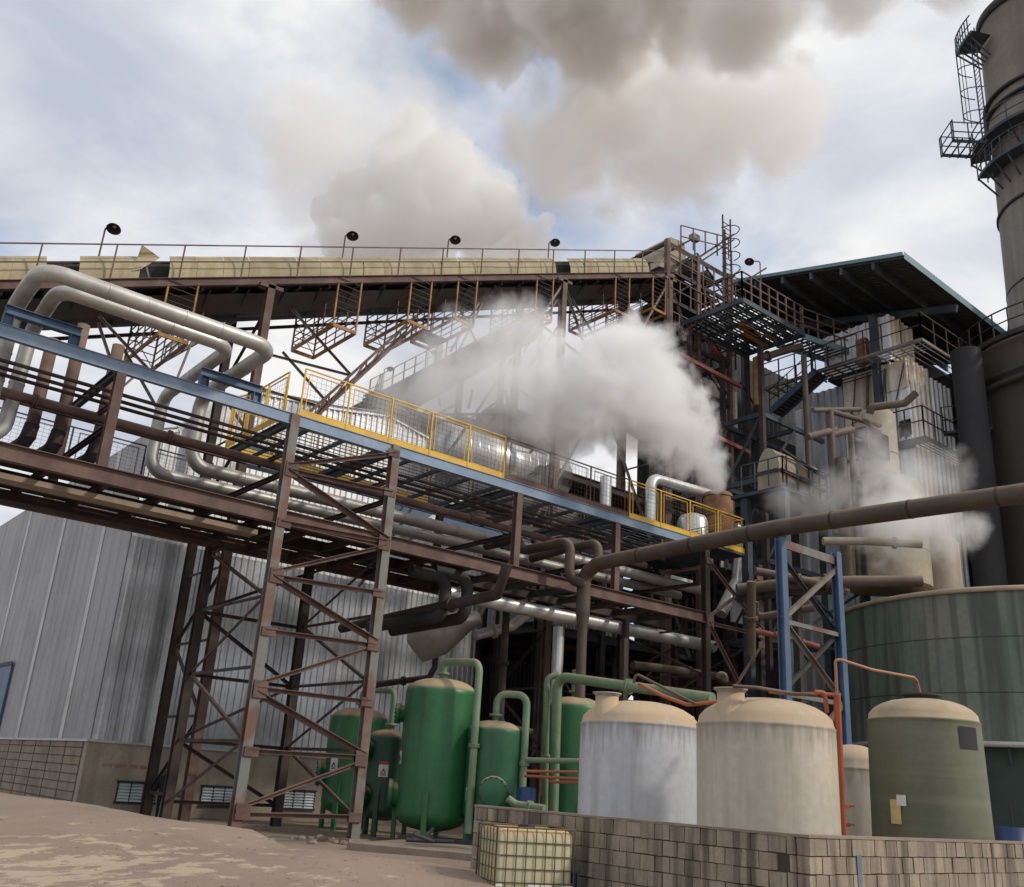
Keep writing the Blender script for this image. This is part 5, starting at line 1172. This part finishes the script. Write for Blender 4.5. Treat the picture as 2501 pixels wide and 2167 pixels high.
# ------------------------------------------------------------------ green filter vessels
def gvessel(o, R, z0, z1, mt, label, hatches=(), sign=None, legs=4, a0=0.6, pipe_pts=None):
    o = V(o); o.z = 0; t_ = T('filter_vessel', label, 'pressure vessel', (o.x, o.y, 0)); dm = R*.42
    prof = [(.05, z0-dm)]+[(R*math.cos(math.radians(g_)), z0-dm*math.sin(math.radians(g_))) for g_ in (75, 55, 35, 15)]+[(R, z0), (R, z0+.06), (R, z1-.12), (R, z1-.05), (R-.003, z1)]+[(R*math.cos(math.radians(g_))**.8, z1+dm*math.sin(math.radians(g_))) for g_ in (15, 30, 45, 60, 75, 85)]+[(.05, z1+dm)]
    MB().lathe(prof, o, 56).obj('shell', mt, t_)
    b0 = math.atan2(-_fw.y, -_fw.x)
    for i in range(legs):
        a = b0+a0+i*2*math.pi/legs; q = o+V((math.cos(a), math.sin(a), 0))*(R+.02)
        MB().bar(q, q+UPZ*(z0+.65), .15, .12, (math.cos(a), math.sin(a), 0)).obj('leg', mt, t_)
    for ang, z, r in hatches:
        a = b0+ang; dr_ = V((math.cos(a), math.sin(a), 0)); q = o+dr_*(R-.1)+UPZ*z
        h_ = MB().lathe([(r*.82, 0), (r*.82, .22), (r, .22), (r, .27), (r, .275), (r, .33), (r*.9, .35), (.01, .36)], q, 28, dr_).obj('manhole', mt, t_)
        bm_ = MB()
        for k_ in range(14): th = k_*2*math.pi/14; u_ = dr_.cross(UPZ); c_ = q+dr_*.34+(u_*math.cos(th)+UPZ*math.sin(th))*r*.9; bm_.lathe([(.022, 0), (.022, .03), (.01, .03)], c_, 6, dr_)
        bm_.obj('bolt', DARK, h_)
    if sign:
        ang, z, wd = sign; h = wd*1.55
        s_ = patch(t_, o, R, ang, z, z+h*.78, wd, WHITE, 'warning_sign', .012)
        patch(s_, o, R, ang, z+h*.78, z+h, wd, SIGNR, 'sign_header', .012)
        m = MB(); a = b0+ang; dr_ = V((math.cos(a), math.sin(a), 0)); u_ = UPZ.cross(dr_); q = o+dr_*(R+.018)+UPZ*(z+h*.36)
        tri = [(-.26, -.22), (.26, -.22), (0, .26)]
        for (x0, y0), (x1, y1) in zip(tri, tri[1:]+tri[:1]): m.bar(q+u_*x0*wd+UPZ*y0*wd, q+u_*x1*wd+UPZ*y1*wd, .012, wd*.07, dr_.cross(UPZ) if False else UPZ)
        m.bar(q+UPZ*wd*.12, q-UPZ*wd*.04, wd*.05, .01, dr_); m.bar(q-u_*wd*.3-UPZ*wd*.38, q+u_*wd*.3-UPZ*wd*.38, .01, wd*.07)
        m.obj('sign_symbol', INK, s_)
    m = MB().lathe([(.1, z1+dm-.06), (.1, z1+dm+.12), (.2, z1+dm+.12), (.2, z1+dm+.19), (.1, z1+dm+.19)], o, 20); m.obj('top_nozzle', GPIPE, t_)
    return t_, z1+dm+.19
G1 = P(1065, 1850, D=28.7); G2 = P(1205, 1850, D=28.2); G3 = P(868, 1850, D=33.0); G4 = P(945, 1880, D=30.6); G5 = P(1400, 1800, D=31.5)
t1, h1_ = gvessel(G1, 1.08, .78, 4.25, GREEN, 'tallest bright green pressure vessel standing in the middle of the green group', [(-1.62, 3.6, .3), (-1.5, 1.3, .42)], (-1.28, 2.15, .3), 4, -.12)
t2, h2_ = gvessel(G2, .79, .9, 3.2, GREEN2, 'bluish green pressure vessel with a low round manhole beside the block wall', [(.05, 1.55, .42)], (-.95, 1.25, .3), 4, .7)
t3, h3_ = gvessel(G3, 1.0, .85, 3.55, GREEN, 'green pressure vessel behind the lattice tower post', [(-1.35, 1.75, .42)], (-.62, 1.85, .33), 4, -.35)
t4, h4_ = gvessel(G4, .72, .75, 2.9, GREEND, 'small dark green pressure vessel with two round manholes', [(-1.0, 2.55, .36), (-.95, 1.15, .4)], (-.05, 1.75, .3), 3, -.2)
t5, h5_ = gvessel(G5, .95, .85, 4.25, GREEN, 'green pressure vessel partly hidden behind the bluish white tank', [], None, 4, .3)
pipe('green_pipe', [(G1.x, G1.y, h1_-.1), (G1.x, G1.y, P(1082, 1606, D=28.7).z), P(1172, 1618, D=28.4), (P(1172, 1618, D=28.4).x, P(1172, 1618, D=28.4).y, .4)], .11, GPIPE, 'pale green gooseneck pipe leaving the top of the tallest green vessel', .3)
e = P(1288, 1698, D=28.6); pipe('green_pipe', [(G2.x, G2.y, h2_-.1), (G2.x, G2.y, P(1212, 1690, D=28.2).z), e, (e.x, e.y, .4)], .11, GPIPE, 'pale green gooseneck pipe leaving the bluish green vessel', .3)
e = P(965, 1688, D=32); pipe('green_pipe', [(G3.x, G3.y, h3_-.1), (G3.x, G3.y, P(905, 1683, D=33).z), e, (e.x, e.y, 1.2)], .09, GPIPE, 'green gooseneck pipe behind the lattice post', .25)
e0, e1 = P(1350, 1650, D=30), P(1740, 1706, D=25.5)
pipe('green_manifold', [(P(1358, 1850, D=30).x, P(1358, 1850, D=30).y, .4), P(1362, 1652, D=30), e1], .15, GPIPE, 'thick pale green manifold pipe sloping behind the white tanks', .4)
q = P(1336, 1900, D=30.2); pipe('green_pipe', [(q.x, q.y, .3), P(1336, 1655, D=30.2), P(1365, 1648, D=30.2)], .1, GPIPE, 'upright green pipe left of the thick manifold', .25)
pipe('green_pipe', [(G5.x, G5.y, h5_-.1), (G5.x, G5.y, h5_+.7)], .12, GPIPE, 'short green neck joining the hidden vessel to the manifold', 0)
pipe('green_pipe', [P(1275, 1856, D=28), P(1420, 1860, D=27)], .08, GPIPE, 'level green pipe between bluish green vessel and white tank', 0)
pipe('green_pipe', [P(1240, 1950, D=26), P(1260, 1965, D=26), P(1330, 1975, D=25.5)], .1, GPIPE, 'dusty green flanged pipe lying behind the block wall', .2)
m = MB()
for a, b_ in (((1285, 1884), (1410, 1886)), ((1280, 1895), (1418, 1903)), ((1340, 1910), (1418, 1912))): m.tube([P(*a, D=27), P(*b_, D=26.6)], .04, 8)
one(m, 'red_pipes', ORANGE, 'cluster of thin red pipes between green vessels and bluish white tank', 'pipes')
q = P(1285, 1940, D=27); one(MB().lathe([(.28, 0), (.28, q.z+.15), (.01, q.z+.2)], (q.x, q.y, 0), 24), 'drum', BLUEV, 'dark blue drum in the shade behind the block wall', 'drum')
pipe('process_pipe', [P(910, 1690, Y=32.5), P(920, 1672, Y=32.5), P(1048, 1655, Y=32.5), P(1062, 1630, Y=32.5), P(1070, 1520, Y=32.5)], .12, RUSTD, 'dark brown pipe climbing behind the tallest green vessel', .15)
# plinth below the vessels
k0, k1 = P(898, 2080, Z=0), P(1149, 2104, Z=0)
dk_ = (k1-k0).normalized(); nk = V((-dk_.y, dk_.x, 0)); nk = nk if nk.dot(_fw) > 0 else -nk
m = MB(); vs = []
for z in (-.05, .16):
    for a in (k0-dk_*.6, k1+dk_*3, k1+dk_*3+nk*9, k0-dk_*.6+nk*11): vs.append(V((a.x, a.y, z)))
m.add(vs, [(3, 2, 1, 0), (4, 5, 6, 7), (0, 1, 5, 4), (1, 2, 6, 5), (2, 3, 7, 6), (3, 0, 4, 7)]); one(m, 'vessel_plinth', CONC, 'low dusty concrete plinth carrying the green vessels', 'plinth')
m = MB()
for i in range(16):
    a = k0+dk_*random.uniform(.3, 7)+nk*random.uniform(.8, 2.5); m.tube([V((a.x, a.y, .3)), V((a.x, a.y, .3))+V((random.uniform(-.6, .6), random.uniform(-.4, .4), random.uniform(-.05, .3)))], .05, 8)
m.bar(V((k0.x, k0.y, .3))+nk*1.6, V((k0.x, k0.y, .3))+dk_*7.2+nk*1.6, .1); one(m, 'valve_pipework', DARK, 'dark low valve pipework in the shade under the green vessels', 'pipework')
q = P(830, 2060, Z=0)
m = MB()
for i in range(26):
    a = q+V((random.uniform(-2.6, 1.2), random.uniform(-.5, 1.6), 0)); r = random.uniform(.05, .16); bmv = []
    m.lathe([(r*.9, -.02), (r, r*.3), (r*.6, r*.7), (.01, r*.8)], (a.x, a.y, 0), 7, None, False)
o = one(m, 'rubble', CONC, '', ''); del o['label']; del o['category']; o['kind'] = 'stuff'
m = MB(); rnd = random.Random(9)
for i in range(420):
    a = P(rnd.uniform(-50, 1250), 2167-rnd.random()**1.6*130, Z=.3); x, y = a.x, a.y
    if x > 10.9 and y < 15: continue
    r = rnd.uniform(.006, .022)*(1 if rnd.random() < .93 else 1.8)
    m.lathe([(r*.8, -r*.3), (r, r*.2), (r*.6, r*.6), (.002, r*.75)], (x, y, gz(x, y)), 6, None, False)
o = one(m, 'gravel', GM, '', ''); del o['label']; del o['category']; o['kind'] = 'stuff'

# ------------------------------------------------------------------ worker in the shade beside the tower
base = P(388, 2012, Y=32.6); base.z = 0; base = V((P(388, 1995, Y=33.2).x, 33.2, 0))
hgt = P(388, 1873, Y=33.2).z
k_ = hgt/1.78
fd = V((-.75, -.6, 0)).normalized(); sd = V((-fd.y, fd.x, 0))
def bp_(f, s, z): return base+fd*f*k_+sd*s*k_+UPZ*z*k_
J = [(bp_(0, 0, .95), .15), (bp_(0, 0, 1.15), .14), (bp_(0, 0, 1.36), .16), (bp_(0, 0, 1.48), .065), (bp_(.01, 0, 1.56), .075), (bp_(.015, 0, 1.66), .09), (bp_(.01, 0, 1.72), .07),
     (bp_(0, .1, .9), .1), (bp_(.03, .11, .5), .07), (bp_(0, .12, .08), .05), (bp_(.14, .13, .03), .045),
     (bp_(0, -.1, .9), .1), (bp_(.0, -.11, .5), .07), (bp_(-.04, -.12, .08), .05), (bp_(.1, -.13, .03), .045),
     (bp_(0, .19, 1.4), .075), (bp_(-.02, .25, 1.12), .055), (bp_(.1, .24, .9), .04), (bp_(.14, .23, .82), .045),
     (bp_(0, -.19, 1.4), .075), (bp_(-.02, -.26, 1.12), .055), (bp_(.1, -.25, .9), .04), (bp_(.14, -.24, .82), .045)]
E_ = [(0, 1), (1, 2), (2, 3), (3, 4), (4, 5), (5, 6), (0, 7), (7, 8), (8, 9), (9, 10), (0, 11), (11, 12), (12, 13), (13, 14), (2, 15), (15, 16), (16, 17), (17, 18), (2, 19), (19, 20), (20, 21), (21, 22)]
ps = T('person', 'worker in dark overalls and white hard hat standing in shade beside the tower leg', 'person', base)
me = bpy.data.meshes.new('body'); me.from_pydata([tuple(p-base) for p, r in J], E_, []); ob = bpy.data.objects.new('body', me); COL.objects.link(ob); ob.parent = ps
sk_ = ob.modifiers.new('skin', 'SKIN'); ob.modifiers.new('sub', 'SUBSURF').levels = 2; ob.modifiers['sub'].render_levels = 2
for i, (p, r) in enumerate(J): v_ = me.skin_vertices[0].data[i]; v_.radius = (r*k_, r*k_); v_.use_root = i == 0
me.materials.append(CLOTH)
MB().lathe([(.098*k_, -.07*k_), (.105*k_, 0), (.10*k_, .05*k_), (.01, .05*k_)], bp_(.02, 0, 1.63), 20).obj('face', SKIN, ps)
MB().lathe([(.15*k_, -.005), (.125*k_, .005), (.118*k_, .06*k_), (.08*k_, .115*k_), (.01, .13*k_)], bp_(.015, 0, 1.69), 24).obj('hard_hat', WHITE, ps)
for s in (1, -1): MB().lathe([(.01, -.06*k_), (.04*k_, -.03*k_), (.042*k_, .03*k_), (.01, .07*k_)], bp_(.14, .235*s, .82), 12).obj('hand', SKIN, ps)
# ------------------------------------------------------------------ steam and smoke
def volmat(name, dens, col, anis=.2, noise=None):
    m = bpy.data.materials.new(name); m.use_nodes = True; t = m.node_tree; t.nodes.remove(t.nodes['Principled BSDF'])
    o = t.nodes['Material Output']; v = t.nodes.new('ShaderNodeVolumePrincipled'); v.inputs['Color'].default_value = (*col, 1)
    v.inputs['Anisotropy'].default_value = anis; v.inputs['Density'].default_value = dens
    t.links.new(v.outputs[0], o.inputs['Volume'])
    if noise:
        sc, lo, hi, det = noise
        g = t.nodes.new('ShaderNodeTexCoord'); n = t.nodes.new('ShaderNodeTexNoise'); n.inputs['Scale'].default_value = sc; n.inputs['Detail'].default_value = det; n.inputs['Roughness'].default_value = .6
        t.links.new(g.outputs['Object'], n.inputs['Vector'])
        r = t.nodes.new('ShaderNodeMapRange'); r.inputs[1].default_value = lo; r.inputs[2].default_value = hi; r.inputs[3].default_value = 0; r.inputs[4].default_value = dens
        t.links.new(n.outputs[0], r.inputs[0]); t.links.new(r.outputs[0], v.inputs['Density'])
    return m
def ico(sub):
    bm = bmesh.new(); bmesh.ops.create_icosphere(bm, subdivisions=sub, radius=1); vs = [v.co.copy() for v in bm.verts]; fs = [[v.index for v in f.verts] for f in bm.faces]; bm.free(); return vs, fs
ICO = ico(2)
def plume(name, blobs, dens, col, nsc, amp, soft, step, anis=0.0, voxel=None, wisp=0.0):
    """billowing volume: round puffs given as (px, py, D, r_px) broken up by turbulence"""
    B = [(P(x, y, D=D_), r*D_/F) for x, y, D_, r in blobs]
    m = MB()
    for c, r in B: m.add([c+v*r*1.22 for v in ICO[0]], ICO[1], True)
    o = m.obj(name, BLACK, None, kind='stuff'); base = WL[o]
    rm = o.modifiers.new('remesh', 'REMESH'); rm.mode = 'VOXEL'; rm.voxel_size = voxel or min(r for c, r in B)/4
    mt = bpy.data.materials.new(name); mt.use_nodes = True; t = mt.node_tree; ns = t.nodes; ls = t.links; ns.remove(ns['Principled BSDF'])
    out = ns['Material Output']; v = ns.new('ShaderNodeVolumePrincipled'); v.inputs['Color'].default_value = (*col, 1); v.inputs['Anisotropy'].default_value = anis
    ls.new(v.outputs[0], out.inputs['Volume'])
    tc_ = ns.new('ShaderNodeTexCoord'); pos = tc_.outputs['Object']; acc = None
    for c, r in B:
        d = ns.new('ShaderNodeVectorMath'); d.operation = 'DISTANCE'; ls.new(pos, d.inputs[0]); d.inputs[1].default_value = c-base
        q = ns.new('ShaderNodeMath'); q.operation = 'MULTIPLY_ADD'; ls.new(d.outputs['Value'], q.inputs[0]); q.inputs[1].default_value = -1/r; q.inputs[2].default_value = 1.0
        if acc is None: acc = q.outputs[0]
        else:
            x = ns.new('ShaderNodeMath'); x.operation = 'SMOOTH_MAX'; ls.new(acc, x.inputs[0]); ls.new(q.outputs[0], x.inputs[1]); x.inputs[2].default_value = .25; acc = x.outputs[0]
    n = ns.new('ShaderNodeTexNoise'); n.inputs['Scale'].default_value = nsc; n.inputs['Detail'].default_value = 5; n.inputs['Roughness'].default_value = .62; n.inputs['Distortion'].default_value = .35
    ls.new(pos, n.inputs['Vector'])
    k = ns.new('ShaderNodeMath'); k.operation = 'MULTIPLY_ADD'; ls.new(n.outputs[0], k.inputs[0]); k.inputs[1].default_value = amp; ls.new(acc, k.inputs[2])
    r_ = ns.new('ShaderNodeMapRange'); ls.new(k.outputs[0], r_.inputs[0]); r_.inputs[1].default_value = amp*.5+.14+wisp; r_.inputs[2].default_value = amp*.5+.14+wisp+soft; r_.inputs[3].default_value = 0; r_.inputs[4].default_value = dens
    ls.new(r_.outputs[0], v.inputs['Density'])
    o.data.materials.clear(); o.data.materials.append(mt); mt.cycles.volume_step_rate = step
    return o
def cumulus(name, blobs, dens, col, voxel, disp):
    """dense steam with crisp billows: joined puffs displaced by cloud noise"""
    rnd = random.Random(5); m = MB()
    for x, y, D_, r in blobs:
        c = P(x, y, D=D_); r *= D_/F; m.add([c+v*r*.8 for v in ICO[0]], ICO[1], True)
        for k in range(16):
            d = V((rnd.gauss(0, 1), rnd.gauss(0, 1), rnd.gauss(0, 1))).normalized(); q = r*rnd.uniform(.28, .5); m.add([c+d*r*.72+v*q for v in ICO[0]], ICO[1], True)
    o = m.obj(name, BLACK, None, kind='stuff')
    rm = o.modifiers.new('remesh', 'REMESH'); rm.mode = 'VOXEL'; rm.voxel_size = voxel
    for i, (size, st) in enumerate(disp):
        tx = bpy.data.textures.new('billow%d' % i, 'CLOUDS'); tx.noise_scale = size; tx.noise_depth = 3; tx.noise_type = 'HARD_NOISE'
        d = o.modifiers.new('billow', 'DISPLACE'); d.texture = tx; d.texture_coords = 'LOCAL'; d.strength = st; d.mid_level = .35
    rm = o.modifiers.new('remesh', 'REMESH'); rm.mode = 'VOXEL'; rm.voxel_size = voxel
    mt = bpy.data.materials.new(name); mt.use_nodes = True; t = mt.node_tree; t.nodes.remove(t.nodes['Principled BSDF'])
    v = t.nodes.new('ShaderNodeVolumePrincipled'); v.inputs['Color'].default_value = (*col, 1); v.inputs['Density'].default_value = dens; v.inputs['Anisotropy'].default_value = -.35
    t.links.new(v.outputs[0], t.nodes['Material Output'].inputs['Volume']); o.data.materials.clear(); o.data.materials.append(mt)
    return o
# white steam cloud behind the conveyor
cumulus('steam_cloud', [(1325, 630, 84, 55), (1285, 590, 84, 85), (1200, 535, 84, 130), (1060, 520, 85, 130), (1090, 420, 87, 110), (980, 440, 88, 130), (1020, 350, 90, 90), (940, 600, 86, 150), (880, 500, 90, 120)], .45, (1, .996, .985), .3, [(4.5, 2.6), (1.8, 1.4), (.7, .6)])
plume('steam_cloud', [(960, 340, 94, 180), (830, 420, 92, 200), (740, 320, 98, 170), (850, 570, 90, 190)], .24, (1, .995, .985), .14, 2.6, .8, .33)
# smoke from the chimney drifting across the top
plume('smoke', [(1900, 290, 128, 160), (1740, 270, 128, 210), (1640, 370, 131, 180), (1480, 290, 134, 230), (1340, 370, 138, 150), (1520, 150, 134, 170)], .2, (.992, .985, .972), .12, 2.3, .32, .26)
plume('smoke', [(2330, -100, 64, 150), (2100, -40, 80, 130), (1870, 20, 100, 190), (1650, -20, 112, 210), (1450, 0, 122, 230), (1240, 0, 130, 200), (1060, -40, 138, 160)], .5, (.915, .905, .885), .125, 2.2, .32, .25)
# steam in front of the conveyor columns
plume('steam', [(1752, 1185, 36.5, 26), (1735, 1140, 36.5, 60), (1670, 1070, 36, 110), (1580, 980, 35.5, 170), (1430, 960, 35, 180), (1540, 870, 35, 130)], 1.7, (1, 1, 1), .8, 1.8, .32, .2, voxel=.2)
plume('steam', [(1330, 1000, 34.6, 170), (1200, 940, 34, 200), (1070, 950, 33.5, 170), (1260, 840, 34, 150), (960, 970, 33, 110)], .95, (1, 1, 1), .6, 2.2, .7, .3, voxel=.35)
# steam by the beige vessels
plume('steam', [(2365, 1290, 36, 55), (2300, 1300, 36, 85), (2190, 1270, 36, 130)], 1.2, (1, 1, 1), .8, 1.9, .6, .25, voxel=.25)
plume('steam', [(2260, 1160, 38, 120), (2140, 1120, 38, 100), (2040, 1220, 38, 100), (1930, 1230, 38, 80)], .55, (1, 1, 1), .7, 2.3, .9, .3, voxel=.35)
